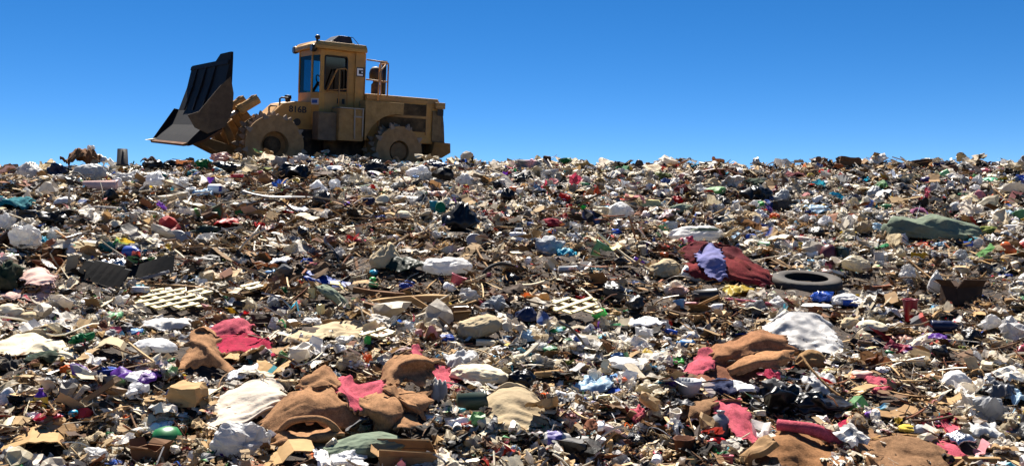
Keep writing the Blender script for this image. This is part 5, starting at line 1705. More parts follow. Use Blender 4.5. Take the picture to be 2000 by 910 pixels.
def place(kind, px, py, w, h, col, name, label, opts, sd):
    fin, ang, stand = DEF_FIN.get(kind, 'hard'), 0, False
    for o in opts:
        if o == 'stand':
            stand = True
        elif isinstance(o, str):
            fin = o
        else:
            ang = o
    flat = kind in ('sheet', 'card', 'lattice', 'tangle', 'tyre', 'tray')
    cyp = min(py + (.32 if not flat else .2) * h, 930)
    Y = hit([px], [cyp])[0]
    if np.isnan(Y):
        Y = float(np.interp(px, PXK, DK)) - .3
    k = Y / F
    W, Hm = w * k, h * k
    fs = 2.0 / Y
    rr = random.Random(sd)
    if kind in ('sheet', 'card', 'tray'):
        D = min(.7 * Hm / fs, 1.0 * W)
        D = max(D, .35 * W if w > 2.2 * h else .5 * W)
        Hh = max(Hm - D * fs * .75, .6 * Hm)
    elif kind in ('lattice', 'tyre', 'tangle'):
        D = min(Hm / fs, W)
        Hh = Hm * .25
    elif kind in ('plank', 'pipe', 'slab', 'arch', 'hose', 'wire', 'board'):
        D, Hh = None, Hm
    else:
        D = .8 * W
        if w > 2.2 * h:
            D = min(D, 1.8 * Hm)
        Hh = max(Hm - .25 * D * fs, .6 * Hm)
    yaw = rr.uniform(-.35, .35)
    n = None
    if kind == 'bag':
        V, Fc = g_bag(W, D, Hh, sd, 5 if w > 80 else 4 if w > 26 else 3, .34)
    elif kind == 'moss':
        V, Fc = g_bag(W, D, Hh, sd, 4, .7)
    elif kind == 'knot':
        V, Fc = g_knot(W, D, Hh, sd)
    elif kind in ('sack', 'tarp'):
        V, Fc = g_sack(W, D, Hh, sd)
        if kind == 'tarp':
            V[:, 2] *= 1 + .12 * np.sin(V[:, 0] * 9 + 14 * V[:, 2] / max(Hh, .01))
            V[:, 0] *= 1.0
    elif kind == 'sheet':
        V, Fc = g_sheet(W, D, Hh, sd, 26 if w > 45 else 16)
    elif kind == 'card':
        V, Fc = g_card(W, D, Hh, sd)
        yaw = rr.uniform(-.5, .5)
    elif kind == 'tray':
        V, Fc = g_sheet(W, D, Hh, sd, 14, .02, .3)
    elif kind == 'block':
        V, Fc = g_block(W, D, Hh, sd)
        yaw = rr.uniform(-.7, .7)
    elif kind == 'board':
        m = MB()
        for q in range(6):           # a stiff sheet leaning back, a little warped
            x0, x1 = W * (q / 6 - .5), W * ((q + 1) / 6 - .5)
            m.box(x0, x1, -.02, .02, 0, Hm * (.8 if q in (0, 5) else .88))
        V, Fc = m.vf()
        V[:, 1] += V[:, 2] * .9 + .04 * np.sin(V[:, 0] * 5 + sd)
        V[:, 2] *= 1 + .12 * np.sin(V[:, 0] * 4)
        yaw = 0
    elif kind == 'box':
        V, Fc = g_box(W, D, Hh, sd)
        yaw = rr.uniform(-.6, .6)
    elif kind == 'box2':
        m = MB()
        m.add(*g_block(W * .9, D * .8, Hh * .75, sd))
        m.tube([(-W * .1, -D * .3, Hh * .7), (-W * .1, -D * .3, Hh), (W * .25, -D * .3, Hh), (W * .25, -D * .3, Hh * .7)], Hh * .06, 6)
        V, Fc = m.vf()
    elif kind == 'lattice':
        yaw *= .3
        V, Fc = g_lattice(W, D, Hh, sd, .15 if w < 60 else .19, .042)
    elif kind == 'tyre':
        V, Fc = g_tyre(W, W, Hm * .38, sd)
        V[:, 2] += -.02 + .03 * V[:, 1]
        yaw = 0
    elif kind == 'tangle':
        V, Fc = g_tangle(W, D, max(Hh, .5 * Hm), sd, max(.007, 1.1 * k), 16)
    elif kind in ('plank', 'slab', 'pipe'):
        L = W if kind != 'slab' else W * .95
        if kind == 'plank':
            L = w * k / max(.35, math.cos(R(ang))) if abs(ang) < 55 else w * k
            V, Fc = g_plank(L, min(Hm * 1.3, .3), Hm * .8, sd)
        elif kind == 'slab':
            V, Fc = g_sheet(L, Hm * .55 / math.sin(max(fs, .3)) * .6, Hm * .25, sd, 12, .03, .12)
        else:
            m = MB()
            L = w * k / max(.3, math.cos(R(ang))) if abs(ang) < 60 else w * k
            m.tube(spline([(-L / 2, 0, Hm * .3), (-L * .2, Hm, Hm * .5), (L * .15, 0, Hm * .8), (L / 2, -Hm, Hm * .4)], 6), Hm * .42, 8)
            V, Fc = m.vf()
        yaw = 0
    elif kind == 'arch':
        m = MB()
        m.tube(spline([(-W / 2, 0, 0), (-W * .35, .02, Hm * .6), (-W * .1, .05, Hm * .95), (W * .25, .02, Hm * .7), (W / 2, 0, Hm * .1)], 6), Hm * .16, 8)
        V, Fc = m.vf()
        yaw = 0
    elif kind == 'hose':
        m = MB()
        m.tube(spline([(W / 2, .25, Hm * .9), (W * .1, .12, Hm * .98), (-W * .3, .03, Hm * .75), (-W * .4, 0, Hm * .35), (-W * .15, -.05, 0)], 7), max(.012, min(Hm * .12, .018)), 8)
        V, Fc = m.vf()
        yaw = 0
    elif kind == 'wire':
        m = MB()
        m.tube(spline([(-W * .4, .5, Hm * .75), (-W * .3, .35, Hm * .5), (W * .05, .15, Hm * .12), (W * .4, 0, Hm * .02), (W * .5, -.12, -.03)], 7), .009, 6)
        V, Fc = m.vf()
        yaw = 0
    else:
        lie = kind[0] == 'l' and kind not in ('lid',)
        kk = kind[1:] if lie else kind
        if kk == 'lid' or kk == 'plate':
            V, Fc = g_lathe('lid', W, W, max(.02, .16 * Hm), sd)
            if stand:
                th = R(58)
                V = np.stack([V[:, 0], V[:, 1] * math.cos(th) * (Hm / W) * 1.2, V[:, 2] * math.cos(th) + V[:, 1] * math.sin(th) * (Hm / W) * 1.15 + Hm * .45], -1)
        else:
            DD = Hh if lie else W
            V, Fc = g_lathe(kk, W, DD, Hh, sd, lie)
            if not lie and kk in ('tub', 'bucket') and name == 'bucket':
                V[:, 2] = Hh - V[:, 2]
                Fc = [f[::-1] for f in Fc]
    V = np.asarray(V, float)
    if ang:
        c, s = math.cos(R(ang)), math.sin(R(ang))
        zc = (V[:, 2].max() + V[:, 2].min()) / 2
        x, z = V[:, 0].copy(), V[:, 2] - zc
        V[:, 0], V[:, 2] = c * x - s * z, s * x + c * z + zc
        lowz = V[:, 2].min()
        V[:, 2] += zc - zc
    if yaw and not stand:
        c, s = math.cos(yaw), math.sin(yaw)
        V[:, 0], V[:, 1] = c * V[:, 0] - s * V[:, 1], s * V[:, 0] + c * V[:, 1]
    # follow the slope a little, sink the underside, and centre on the picked spot
    if flat or kind == 'tarp':
        V[:, 2] += .13 * V[:, 1]
    cpx = at(px, py, Y)
    org = np.array([cpx[0], Y, float(ground_z(cpx[0], Y))])
    mid = cpx[2] - (V[:, 2].max() + V[:, 2].min()) / 2
    mid += .02 + .06 * Hm
    org[2] = mid if ang else max(min(mid, org[2] + (.16 if py > 345 else .45)), org[2] - .05)
    if kind == 'lattice':
        org[2] = float(ground_z(cpx[0], Y)) + .09
    o = link(name, V, Fc, mat(fin, col), not (kind == 'bag' and fin == 'film') and kind not in ('card', 'block', 'box', 'lattice', 'plank', 'slab', 'box2', 'board'), None)
    o.location = org
    bm = bmesh.new()
    bm.from_mesh(o.data)
    bmesh.ops.recalc_face_normals(bm, faces=bm.faces)
    bm.to_mesh(o.data)
    bm.free()
    if kind in ('block', 'plank', 'slab', 'lattice', 'box'):
        pass
    tag(o, label, ' '.join(name.split('_')[-2:]), None if N_OF[name] < 2 else name.replace('_', ' ') + " pieces lying on the rubbish slope")
    if kind not in ('wire', 'hose', 'arch', 'pipe', 'tangle') and not (kind == 'plank' and abs(ang) > 10):
        KEEP.append((px, py, w / 2, h / 2))
    HERO.append((px, py, w, h, label, o))
    return o


def sub(o, name, V, Fc, m, smooth=True):
    return link(name, V, Fc, m, smooth, o)


for i, e in enumerate(H):
    place(*e[:8], e[8:], 31 + i * 7)


def patch_on(o, name, m, fx, fz, fw, fh):
    """a printed patch hugging the camera side of a thing: the faces there, lifted by 3 mm"""
    me = o.data
    V = np.array([v.co[:] for v in me.vertices])
    lo, hi = V.min(0), V.max(0)
    c = lo + (hi - lo) * np.array([fx, .5, fz])
    sel = []
    for p in me.polygons:
        q = p.center
        if abs(q[0] - c[0]) < fw * (hi[0] - lo[0]) / 2 and abs(q[2] - c[2]) < fh * (hi[2] - lo[2]) / 2 and (p.normal[1] < .2 or p.normal[2] > .5):
            sel.append(p)
    if not sel:
        return
    idx, VV, FF = {}, [], []
    for p in sel:
        f = []
        for v in p.vertices:
            if v not in idx:
                idx[v] = len(VV)
                VV.append(me.vertices[v].co + me.vertices[v].normal * .004)
            f.append(idx[v])
        FF.append(tuple(f))
    link(name, VV, FF, m, True, o)


def hero(word):
    return next(h[5] for h in HERO if word in h[4])


patch_on(hero('white jug with a blue label'), 'blue_label', mat('hard', 'bl'), .55, .6, .3, .5)
patch_on(hero('long white bag with a red print'), 'red_print', mat('film', 'rd'), .2, .8, .22, .3)
patch_on(hero('white bag with a green print'), 'green_print', mat('film', 'brg'), .75, .6, .35, .5)
patch_on(hero('card with a blue patch'), 'blue_patch', mat('card', 'bl'), .5, .5, .5, .7)
patch_on(hero('rolled white sheet with a greenish'), 'green_stripe', mat('film', 'sage'), .62, .75, .5, .18)
patch_on(hero('purple and white bag'), 'white_print', mat('film', 'ww'), .6, .5, .25, 1.2)
patch_on(hero('cardboard with a green stripe'), 'green_stripe', mat('card', 'tl'), .4, .5, .12, 1.5)
patch_on(hero('bottle left of the long weathered'), 'yellow_label', mat('hard', 'ye'), .5, .3, 2, .4)
patch_on(hero('white and violet package'), 'violet_print', mat('film', (110, 100, 170)), .5, .5, .4, .9)
patch_on(hero('navy cloth with a white lining'), 'white_lining', mat('cloth', 'w'), .7, .7, .35, .8)
patch_on(hero('navy and white bag'), 'white_print', mat('film', 'w'), .7, .6, .5, .8)
patch_on(hero('reddish brown fibre wad'), 'white_patch', mat('card', 'ww'), .75, .6, .3, .4)
patch_on(hero('white and blue shoe'), 'blue_side', mat('cloth', 'bl'), .5, .3, .5, .5)
patch_on(hero('black profile with a white edge'), 'white_edge', mat('hard', 'w'), .6, .7, .6, .5)
# ------------------------------------------------------------------ middle sized pieces, each its own object
COLN = dict(w='white', ww='bright white', lw='greyish white', cr='cream', be='beige', tn='tan', cb='tan', cd='light brown', br='brown', db='dark brown', bk='black', dk='black', ch='charcoal', gy='grey',
            lg='pale grey', dgy='dark grey', gn='green', lgn='pale green', bl='blue', sb='sky blue', tq='turquoise', rd='red', pk='pink', lpk='pale pink', pu='purple', ye='yellow', og='orange', nb='navy', pb='pale blue', ol='olive', mr='maroon', py='pale yellow', tl='teal')
CW = {
    'pale': [('ww', 3), ('w', 5), ('lw', 4), ('cr', 6), ('be', 2), ('pb', 1), ('lg', 1)], 'any': [('w', 4), ('lw', 3), ('cr', 3), ('lg', 2), ('gy', 1), ('bk', 2), ('lpk', 1), ('pb', 1), ('rd', .7), ('bl', .7), ('gn', .5), ('tq', .4), ('ye', .4), ('pu', .4), ('og', .4)],
    'cardc': [('cb', 4), ('cd', 4), ('tn', 3), ('br', 2), ('be', 2), ('cr', 1)], 'woodc': [('tn', 3), ('br', 4), ('cd', 3), ('db', 2), ('be', 1)],
    'clothc': [('be', 2), ('gy', 2), ('db', 2), ('nb', 1), ('mr', 1), ('ol', 1), ('cr', 2), ('ch', 2), ('lpk', 1)], 'hue': [('rd', 2), ('bl', 2), ('gn', 2), ('tq', 1), ('ye', 2), ('pu', 1), ('og', 1), ('pk', 2), ('sb', 2), ('ww', 4), ('w', 4), ('lgn', 1)]}
MID = [   # name, finish, colours, number, smooth, aspect w:h, prototypes
    ('plastic_bag', 'film', 'pale', 140, False, 'bag'), ('garbage_bag', 'gloss', None, 40, True, 'bag'), ('paper_sheet', 'card', 'pale', 120, False, 'sheet'), ('plastic_sheet', 'film', 'any', 130, False, 'sheet'),
    ('cardboard_piece', 'card', 'cardc', 140, False, 'card'), ('wood_stick', 'wood', 'woodc', 170, False, 'plank'), ('cloth_rag', 'cloth', 'clothc', 70, True, 'sheet'),
    ('plastic_bottle', 'hard', 'hue', 34, True, 'lbottle'), ('plastic_cup', 'hard', 'hue', 30, True, 'lcup'), ('plastic_tub', 'hard', 'hue', 30, True, 'tub'), ('carton', 'card', 'cardc', 22, False, 'block'), ('foam_piece', 'hard', 'pale', 50, False, 'block')]
NOUN = {'plastic_bag': 'bag', 'garbage_bag': 'garbage bag', 'paper_sheet': 'paper', 'plastic_sheet': 'film', 'cardboard_piece': 'cardboard', 'wood_stick': 'stick', 'cloth_rag': 'rag', 'plastic_bottle': 'bottle', 'plastic_cup': 'cup', 'plastic_tub': 'tub', 'carton': 'carton', 'foam_piece': 'foam piece'}
LOOK = {'bag': ['crumpled', 'lumpy', 'slack'], 'sheet': ['wrinkled', 'creased', 'folded'], 'card': ['torn', 'bent', 'creased'], 'plank': ['splintered', 'weathered', 'broken'], 'lbottle': ['dented'], 'lcup': ['dented'], 'tub': ['dented'], 'block': ['dented', 'chipped']}
SHORT = [(h[0], h[1], h[2], h[4]) for h in HERO if len(h[4].split()) <= 11]
ANCH = [('big black garbage bag', 900, 431), ('car tyre', 1575, 556), ('grey green tarp bundle', 1820, 451), ('speckled tan carpet bundle', 1440, 702), ('bright white spread bag', 1590, 660), ('large crumpled carpet', 680, 790), ('big stuffed white sack', 482, 797),
        ('bright purple bag', 265, 741), ('largest trellis', 336, 604), ('trellis with green mesh', 1125, 620), ('maroon carpet heap', 1420, 520), ('round beige sack below the logs', 937, 646), ('long split log', 798, 593), ('royal blue strip', 652, 553),
        ('long rolled white sheet', 1360, 461), ('orange rope tangle', 1798, 486), ('bright red sheet', 440, 437), ('grey round lid', 341, 468), ('black tilted boards', 240, 535), ('green bowl', 325, 860), ('big beige wrinkled sack', 1010, 803),
        ('pink carpet strip', 1440, 820), ('big rolled carpet', 1570, 870), ('upright crimson panel', 1727, 667), ('blue water bottle', 1850, 643), ('white tall bag over the hole', 1828, 556), ('grey green sack', 720, 877), ('peaked brown offcut', 395, 690), ('emerald bag', 160, 669),
        ('pale pink cloth cone', 75, 546), ('long weathered board', 136, 797), ('widest torn cardboard', 75, 872), ('silver foil in the lower right', 1873, 863), ('navy and white bag', 1925, 749), ('clear grey jug', 1408, 834), ('wide white pack', 1223, 717), ('white shirt', 1256, 634),
        ('yellow jagged sheet', 1446, 573), ('plush grey toy', 1075, 485), ('crimson bundle', 1076, 439), ('long white bag with red print', 1210, 415), ('black striped heap', 1478, 382), ('clear pack with blue patch', 1598, 412), ('full grey bag', 1527, 384), ('pointed grey white bag', 1708, 378),
        ('mint green net', 1938, 355), ('white foam tray', 578, 412), ('eared white bag', 620, 370), ('round black bag by the drum', 734, 329), ('fullest white knotted bag', 300, 355), ('pinkish tub on its side', 198, 367), ('big white bundle', 48, 468), ('blue green tarp', 40, 402),
        ('arched black hose', 758, 458), ('beige tarp', 640, 650), ('white mesh bag', 872, 526), ('tall beige stained bag', 753, 506), ('dark brown open carton', 1875, 578), ('torn pink scrap', 1718, 752), ('white packet', 303, 682), ('cream sheet at the left', 60, 675), ('white jug with blue label', 428, 374), ('dark green bucket', 922, 793), ('olive film near the crest', 1300, 346), ('bright green film', 1316, 709), ('pale cyan bag', 1163, 757), ('crushed tan carton', 366, 780)]
USED = {h[4] for h in HERO}


def relate(px, py, Y, desc):
    """a label that ties the piece to the nearest thing with a look of its own, used by no other piece"""
    order = sorted(ANCH, key=lambda a: ((a[1] - px) ** 2 + (2.2 * (a[2] - py)) ** 2))
    for a in order[:9]:
        dx, dy = px - a[1], py - a[2]
        dd = math.hypot(dx, 2.2 * dy)
        side = 'right' if dx > 0 else 'left'
        if abs(2.2 * dy) > abs(dx) * 1.8:
            rel = 'below' if dy > 0 else 'above'
        elif abs(dx) > abs(2.2 * dy) * 1.8:
            rel = f'{side} of'
        else:
            rel = ('below and ' if dy > 0 else 'above and ') + f'{side} of'
        how = ['close ' if dd < 70 else 'a little ' if dd < 140 else 'some way ' if dd < 240 else 'far ']
        lab = f"{desc} {how[0]}{rel} the {a[0]}"
        if lab not in USED and len(lab.split()) <= 16:
            USED.add(lab)
            return lab
    o2 = order[0], order[1]
    lab = f"{desc} between the {o2[0][0]} and the {o2[1][0]}"
    if lab in USED or len(lab.split()) > 16:
        return None
    USED.add(lab)
    return lab


def zone_one(px, py):
    best = None
    for (cx, cy, w, h, k) in ZONES:
        if ((px - cx) / w) ** 2 + ((py - cy) / h) ** 2 < 1:
            best = k
    return best or ('far' if py < 480 and px > 950 else 'mix')


def mids():
    rr = random.Random(5)
    taken = list(KEEP)
    nk = len(KEEP)
    for (name, fin, cols, N, smooth, kind) in MID:
        pm = []
        for v in range(9):
            sd = 9000 + v * 13 + len(name) * 101
            if kind == 'bag':
                V, Fc = (g_bag(1, .8, .62, sd, 3, .4) if v % 3 else g_knot(1, .85, .7, sd))
            elif kind == 'sheet':
                V, Fc = g_sheet(1, .8, .36, sd, 15, .012, 1.1) if v % 2 else g_film(1, .85, .45, sd, 18)
            elif kind == 'card':
                V, Fc = g_card(1, .75, .3, sd, .008)
            elif kind == 'plank':
                V, Fc = g_plank(1, .05 + .05 * rr.random(), .025 + .03 * rr.random(), sd, 8)
            elif kind == 'block':
                V, Fc = g_block(1, .7, .5, sd)
            elif kind[0] == 'l':
                V, Fc = g_lathe(kind[1:], 1, .42 if kind == 'lbottle' else .7, .42 if kind == 'lbottle' else .7, sd, True)
            else:
                V, Fc = g_lathe(kind, 1, 1, .7, sd)
            o = link(name, V, Fc, mat(fin, 'w'), smooth)
            bm = bmesh.new()
            bm.from_mesh(o.data)
            bmesh.ops.recalc_face_normals(bm, faces=bm.faces)
            bm.to_mesh(o.data)
            bm.free()
            pm.append(o)
        made = 0
        tries = 0
        while made < N and tries < N * 30:
            tries += 1
            px = rr.uniform(-30, 2030)
            py = 318 + 600 * rr.random() ** 1.15
            z = zone_one(px, py)
            wood = z in ('wood', 'shred')
            if kind == 'plank' and not wood and rr.random() < .6:
                continue
            if kind == 'card' and z not in ('board', 'wood', 'mix') and rr.random() < .5:
                continue
            if name in ('plastic_bag', 'paper_sheet', 'plastic_sheet', 'foam_piece') and wood and rr.random() < .85:
                continue
            if name == 'garbage_bag' and z != 'dark' and rr.random() < .5:
                continue
            w = float(np.interp(py, [300, 450, 600, 750, 910], [19, 25, 31, 38, 46])) * math.exp(rr.gauss(0, .3)) * (1.9 if kind == 'plank' else .7 if kind in ('lcup', 'tub', 'block') else 1)
            if any(abs(px - t[0]) < (t[2] + w * .42) * .86 and abs(py - t[1]) < (t[3] + w * .22) * .86 for t in taken):
                continue
            if any(abs(px - t[0]) < t[2] * .9 + w * .3 and t[1] - t[3] * .5 < py - w * .3 < t[1] + t[3] * .9 for t in KEEP[:nk]):
                continue
            Y = hit([px], [py])[0]
            if np.isnan(Y):
                continue
            cs = CW[cols] if cols else [('bk', 3), ('dk', 1)]
            ck = rr.choices([c[0] for c in cs], [c[1] for c in cs])[0]
            desc = f"{'small' if w < 30 else 'big' if w > 55 else ''} {rr.choice(LOOK[kind])} {COLN[ck]} {NOUN[name]}".strip()
            lab = relate(px, py, Y, desc)
            if lab is None:
                continue
            src = pm[made % len(pm)]
            o = src if made < len(pm) else src.copy()
            if made >= len(pm):
                COL.objects.link(o)
            s = w * Y / F
            o.scale = (s, s * rr.uniform(.8, 1.25), s * rr.uniform(.8, 1.3))
            o.rotation_euler = (rr.gauss(.1, .22), rr.gauss(0, .28), rr.uniform(0, 6.28))
            X = (px - 1000) / F * Y
            o.location = (X, Y, float(ground_z(X, Y)) + s * rr.uniform(-.02, .1))
            o.material_slots[0].link = 'OBJECT'
            o.material_slots[0].material = mat(fin, ck)
            tag(o, lab, NOUN[name], f"{NOUN[name]}s scattered over the rubbish" if name != 'paper_sheet' else "papers scattered over the rubbish")
            taken.append((px, py, w * .45, w * .2))
            KEEP.append((px, py, w * .36, w * .16))
            made += 1
        for o in pm[made:]:
            bpy.data.objects.remove(o)


mids()
# ------------------------------------------------------------------ loose litter, too much to count
def tri(Fc):
    out = []
    for f in Fc:
        for i in range(1, len(f) - 1):
            out.append((f[0], f[i], f[i + 1]))
    return np.array(out, int)


def protos():
    P = {}
    def norm(V):
        V = V - (V.max(0) + V.min(0)) / 2
        return V / np.abs(V).max() * .5
    def put(k, V, Fc, s=(1, 1, 1)):
        P.setdefault(k, []).append((norm(np.asarray(V, float) * np.array(s)), tri(Fc)))
    for i in range(14):
        put('wad', *(g_bag(1, .85, .55, 100 + i, 2, .5) if i % 3 == 0 else g_film(1, .85, .5, 100 + i, 11)))
        put('wad0', *g_film(1, .85, .5, 200 + i, 7))
        put('sheet', *g_sheet(1, .8, .3, 300 + i, 9, .006, 1.3)) if i % 2 else put('sheet', *g_film(1, .9, .35, 300 + i, 10))
        put('sheet0', *g_film(1, .8, .4, 330 + i, 6))
        put('card', *g_card(1, .7, .28, 400 + i, .006))
        put('chunk', *g_film(1, .8, .55, 500 + i, 8))
    for i in range(8):
        put('stick', *g_plank(1, (.02 + .08 * random.random() ** 1.5), .015 + .025 * random.random(), 600 + i, 4))
        m = MB()
        pts = [(t, .25 * math.sin(3 * t + i) * (i % 3), .15 * math.cos(4 * t + i * 2)) for t in np.linspace(-.5, .5, 7)]
        m.tube(pts, .014 + .008 * random.random(), 4)
        put('wire', *m.vf())
        m = MB()
        pts = np.array([(t, .15 * math.sin(5 * t + i), .2 * math.sin(4 * t * (1 + .2 * i) + i)) for t in np.linspace(-.5, .5, 8)])
        w = .03 + .05 * random.random()
        V = [(p[0], p[1] - w, p[2]) for p in pts] + [(p[0], p[1] + w, p[2] + .05 * math.sin(i + p[0] * 5)) for p in pts]
        put('strip', V, [(k, k + 1, k + 9, k + 8) for k in range(7)])
        k = ['bottle', 'cup', 'tub', 'ball', 'jug', 'bowl', 'lid', 'dome'][i]
        mm = MB()
        mm.lathe([(max(r, .004), h) for r, h in LPROF[k]], n=9)
        V, Fc = mm.vf()
        put('tub', V * (1 + .25 * nz(V, 2.2, i))[:, None], Fc)
        put('box', *g_block(1, .7, .45, 700 + i))
    return P


PAL = {
    'white': [(230, 222, 208), (214, 204, 188), (238, 234, 226), (202, 192, 176), (233, 226, 214), (210, 198, 178), (222, 214, 200)],
    'cream': [(204, 192, 164), (192, 178, 150), (214, 204, 180), (180, 166, 140), (198, 184, 160)],
    'tan': [(176, 146, 104), (162, 132, 92), (192, 164, 122), (150, 120, 84), (184, 158, 122)],
    'brown': [(124, 94, 64), (108, 80, 56), (144, 112, 76), (88, 66, 48), (158, 124, 84), (134, 82, 52), (66, 48, 36), (118, 72, 46)],
    'grey': [(140, 140, 140), (112, 112, 114), (158, 158, 160), (94, 94, 96), (128, 122, 114)],
    'dark': [(22, 21, 21), (16, 16, 17), (32, 30, 28), (44, 39, 34), (26, 28, 34)],
    'hue': [(178, 34, 34), (40, 84, 170), (24, 120, 70), (200, 170, 60), (190, 70, 96), (100, 52, 150), (206, 98, 44), (36, 140, 160), (120, 180, 210), (170, 60, 50), (120, 170, 110), (70, 90, 140), (120, 30, 44), (206, 150, 150), (210, 190, 190)],
}
KINDS = {   # litter object: (prototype kinds, palette weights of its own or None, share)
    'plastic_scraps': (['wad', 'sheet', 'sheet', 'wad', 'strip'], None, .36),
    'paper_scraps': (['sheet', 'card', 'strip', 'sheet'], None, .22),
    'cardboard_scraps': (['card'], ('tan', 'brown', 'cream', 'tan'), .09),
    'wood_splinters': (['stick'], ('brown', 'tan', 'brown', 'cream'), .14),
    'soil_clods': (['chunk'], ('brown', 'brown', 'dark', 'tan'), .08),
    'wire_scraps': (['wire'], ('dark', 'brown', 'grey', 'cream'), .04),
    'container_scraps': (['tub', 'box'], None, .04)}
SMALL = {'wad': 'wad0', 'sheet': 'sheet0'}
FINL = {'plastic_scraps': 'film', 'paper_scraps': 'card', 'cardboard_scraps': 'card', 'wood_splinters': 'wood', 'soil_clods': 'muddy', 'wire_scraps': 'hard', 'container_scraps': 'hard'}


def zone_of(px, py):
    z = np.where(((py < 480) & (px > 950)), 'far', 'mix').astype('<U6')
    for (cx, cy, w, h, k) in ZONES:
        dd = ((px - cx) / w) ** 2 + ((py - cy) / h) ** 2
        q = RNG.random(len(px)) < np.clip(1.5 - dd, 0, .85)
        z[q] = k
    return z


def proj(X, Yd, Z):
    cp, sp = math.cos(PITCH), math.sin(PITCH)
    zz = Z - EYE
    dep = cp * Yd - sp * zz
    up = sp * Yd + cp * zz
    return 1000 + F * X / dep, 455 - F * up / dep


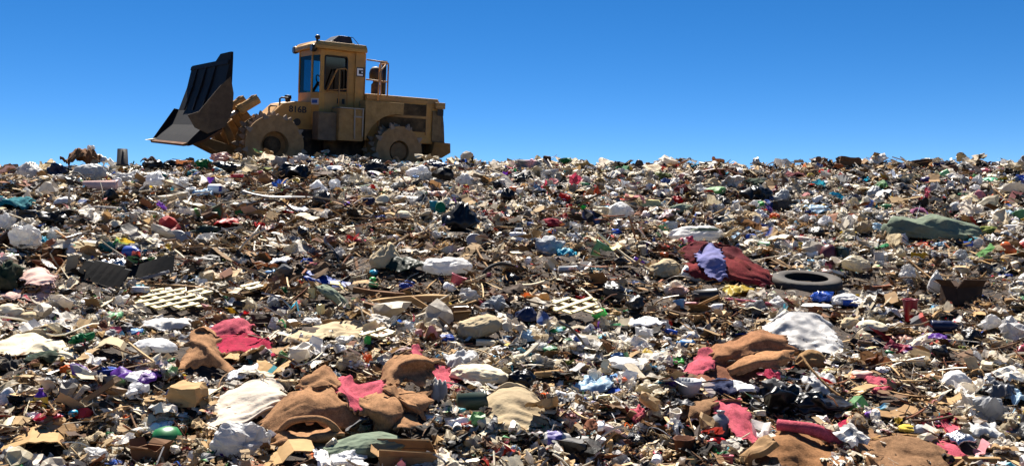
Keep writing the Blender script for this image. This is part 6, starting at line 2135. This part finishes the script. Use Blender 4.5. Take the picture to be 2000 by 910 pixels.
def litter(N):
    P = protos()
    px = np.where(RNG.random(N) < .16, RNG.uniform(-800, 2800, N), RNG.uniform(-120, 2120, N))
    py = np.where(RNG.random(N) < .33, RNG.uniform(300, 500, N), RNG.uniform(300, 1020, N))
    Y = hit(px, py)
    ok = ~np.isnan(Y)
    px, py, Y = px[ok], py[ok], Y[ok]
    X = (px - 1000) / F * Y
    # more along the crest and just beyond it
    n2 = N // 5
    u = RNG.uniform(-500, 2500, n2)
    y2 = np.interp(u, PXK, DK) + RNG.uniform(-4, 5.5, n2)
    X = np.concatenate([X, (u - 1000) / F * y2])
    Y = np.concatenate([Y, y2])
    Z = ground_z(X, Y)
    px, py = proj(X, Y, Z)
    n = len(X)
    med = np.interp(py, [300, 420, 560, 700, 850, 1000], [10, 12.5, 15, 18, 22, 26]) * np.interp(px, [0, 900, 1500, 2000], [1.12, 1.05, .92, .92])
    fa = np.sin(2.3 * X + 1.1 * np.sin(1.7 * Y)) + np.sin(1.9 * Y - .9 * X + 1.3 * np.sin(2.1 * X))
    size = np.clip(1.04 * med * np.exp(RNG.normal(0, .6, n) + .16 * fa), 5, 64)
    filler = RNG.random(n) < .36
    size = np.where(filler, RNG.uniform(4.5, 8.5, n) * np.interp(py, [300, 500, 900], [.8, 1, 1.35]), size)
    keep = np.ones(n, bool)
    for (kx, ky, kw, kh) in KEEP:
        dd = ((px - kx) / np.maximum(kw * .9, 3)) ** 2 + ((py - ky - .2 * kh) / np.maximum(kh * .8, 3)) ** 2
        keep &= ~((dd < .9) & (size > 6.5))
        keep &= ~((np.abs(px - kx) < kw * .8) & (py > ky + kh * .5) & (py < ky + kh * 1.05 + size * .3) & (size > max(13, kh * .6)))
    X, Y, Z, px, py, size, filler = [a[keep] for a in (X, Y, Z, px, py, size, filler)]
    n = len(X)
    zn = zone_of(px, py)
    fb = np.sin(3.1 * X + 2 * np.sin(1.3 * Y + 1)) + np.sin(2.7 * Y + 1.5 * np.sin(2.3 * X + 4)) + .8 * np.sin(5 * X + 4 * Y)
    rnd = RNG.random(n)
    loose = (zn == 'mix') | (zn == 'far')
    zn[loose & (fb > 1.1) & (rnd < .7)] = 'pale'
    zn[loose & (fb < -1.2) & (rnd < .6)] = 'wood'
    zn[loose & (np.abs(fb - .2) < .18) & (rnd < .5)] = 'board'
    names = list(KINDS)
    base = np.array([KINDS[k][2] for k in names])
    kind = np.zeros(n, int)
    for z in ZN:
        q = np.where(zn == z)[0]
        w = base.copy()
        if z in ('wood', 'shred'):
            w = w * np.array([.25, .35, 1.1, 3.6, 1.6, 1.6, .3])
        elif z == 'pale':
            w = w * np.array([1.5, 1.5, .6, .35, .3, .5, 1.2])
        elif z == 'board':
            w = w * np.array([.4, .7, 3.0, 1.5, 1.2, .8, .5])
        elif z == 'dark':
            w = w * np.array([1.3, .5, .7, 1.2, 1.5, 1.6, .6])
        kind[q] = RNG.choice(len(names), len(q), p=w / w.sum())
    kind = np.where(filler & (RNG.random(n) < .8), RNG.choice([1, 2, 3, 4], n, p=[.2, .2, .38, .22]), kind)
    wid = size * Y / F
    for ki, kn in enumerate(names):
        pk, ownpal, _ = KINDS[kn]
        sel = np.where(kind == ki)[0]
        big = {'stick': 2.3, 'wire': 2.4, 'strip': 1.5, 'chunk': .9, 'tub': 1.0}
        Vs, Ts, Cs, off = [], [], [], 0
        # colours
        pal = np.empty((len(sel), 3))
        pn = list(PAL)
        for j, i in enumerate(sel):
            if ownpal and RNG.random() < .93:
                p = PAL[ownpal[RNG.integers(len(ownpal))]]
            else:
                p = PAL[pn[RNG.choice(7, p=ZN[zn[i]])]]
            pal[j] = lin(p[RNG.integers(len(p))])
        pal *= RNG.uniform(.68, 1.28, (len(sel), 1)) if kn != 'soil_clods' else RNG.uniform(.42, 1.05, (len(sel), 1))
        pchoice = RNG.integers(0, len(pk), len(sel))
        for pi, pkind in enumerate(pk):
            s1 = np.where(pchoice == pi)[0]
            smallq = size[sel[s1]] < 17
            for small in (False, True):
                s2 = s1[smallq == small]
                key = SMALL.get(pkind, pkind) if small else pkind
                pl = P[key]
                which = RNG.integers(0, len(pl), len(s2))
                for vi, (PV, PT) in enumerate(pl):
                    s3 = s2[which == vi]
                    if not len(s3):
                        continue
                    gi = sel[s3]
                    m = len(gi)
                    cap = {'strip': 17, 'card': 40, 'box': 26, 'tub': 26, 'stick': 40, 'chunk': 22}.get(pkind, 60) * np.interp(py[gi], [300, 400, 600], [.5, .8, 1])
                    sc = np.minimum(wid[gi], cap * Y[gi] / F) * big.get(pkind, 1.0)
                    S = sc[:, None] * np.exp(RNG.normal(0, .22, (m, 3)))
                    yaw = RNG.uniform(0, 2 * math.pi, m)
                    tl = {'stick': .24, 'wire': .3, 'card': .38, 'sheet': .32}.get(pkind, .36)
                    a = RNG.normal(0, tl, m)
                    b = RNG.normal(0, tl, m) + .05
                    cy, sy, ca, sa, cb, sb = np.cos(yaw), np.sin(yaw), np.cos(a), np.sin(a), np.cos(b), np.sin(b)
                    O, I = np.zeros(m), np.ones(m)
                    Rz = np.stack([cy, -sy, O, sy, cy, O, O, O, I], -1).reshape(m, 3, 3)
                    Rx = np.stack([I, O, O, O, ca, -sa, O, sa, ca], -1).reshape(m, 3, 3)
                    Ry = np.stack([cb, O, sb, O, I, O, -sb, O, cb], -1).reshape(m, 3, 3)
                    M = Rx @ Ry @ Rz
                    V = np.einsum('mij,mnj->mni', M, PV[None] * S[:, None, :])
                    lift = wid[gi] * RNG.uniform(-.12, .42, m) + RNG.uniform(-.02, .05, m)
                    V += np.stack([X[gi], Y[gi], Z[gi] + lift], -1)[:, None, :]
                    nv = len(PV)
                    Ts.append((PT[None] + (np.arange(m) * nv)[:, None, None] + off).reshape(-1, 3))
                    Vs.append(V.reshape(-1, 3))
                    cc = np.repeat(pal[s3], nv, 0).reshape(m, nv, 3)
                    if kn in ('plastic_scraps', 'paper_scraps', 'container_scraps'):      # printed bands and panels
                        for jj in np.where(RNG.random(m) < .3)[0]:
                            ax, lo = RNG.integers(0, 2), RNG.uniform(-.35, .25)
                            qv = (PV[:, ax] > lo) & (PV[:, ax] < lo + RNG.uniform(.12, .4))
                            hp = PAL[['hue', 'hue', 'grey', 'white', 'dark'][RNG.integers(5)]]
                            cc[jj, qv] = lin(hp[RNG.integers(len(hp))])
                    Cs.append(cc.reshape(-1, 3))
                    off += m * nv
        V = np.concatenate(Vs).astype(np.float32)
        T = np.concatenate(Ts).astype(np.int32)
        C = np.concatenate(Cs).astype(np.float32)
        C = np.concatenate([C, np.ones((len(C), 1), np.float32)], 1)
        me = bpy.data.meshes.new(kn)
        me.vertices.add(len(V))
        me.vertices.foreach_set("co", V.ravel())
        me.loops.add(len(T) * 3)
        me.loops.foreach_set("vertex_index", T.ravel())
        me.polygons.add(len(T))
        me.polygons.foreach_set("loop_start", np.arange(0, len(T) * 3, 3, dtype=np.int32))
        me.polygons.foreach_set("use_smooth", np.full(len(T), False, bool))
        ca = me.attributes.new("tint", 'FLOAT_COLOR', 'POINT')
        ca.data.foreach_set("color", C.ravel())
        me.update(calc_edges=True)
        me.materials.append(mat(FINL[kn], 'w', "tint"))
        o = bpy.data.objects.new(kn, me)
        o["kind"] = "stuff"
        COL.objects.link(o)
        print(kn, len(sel), len(T))


litter(108000)
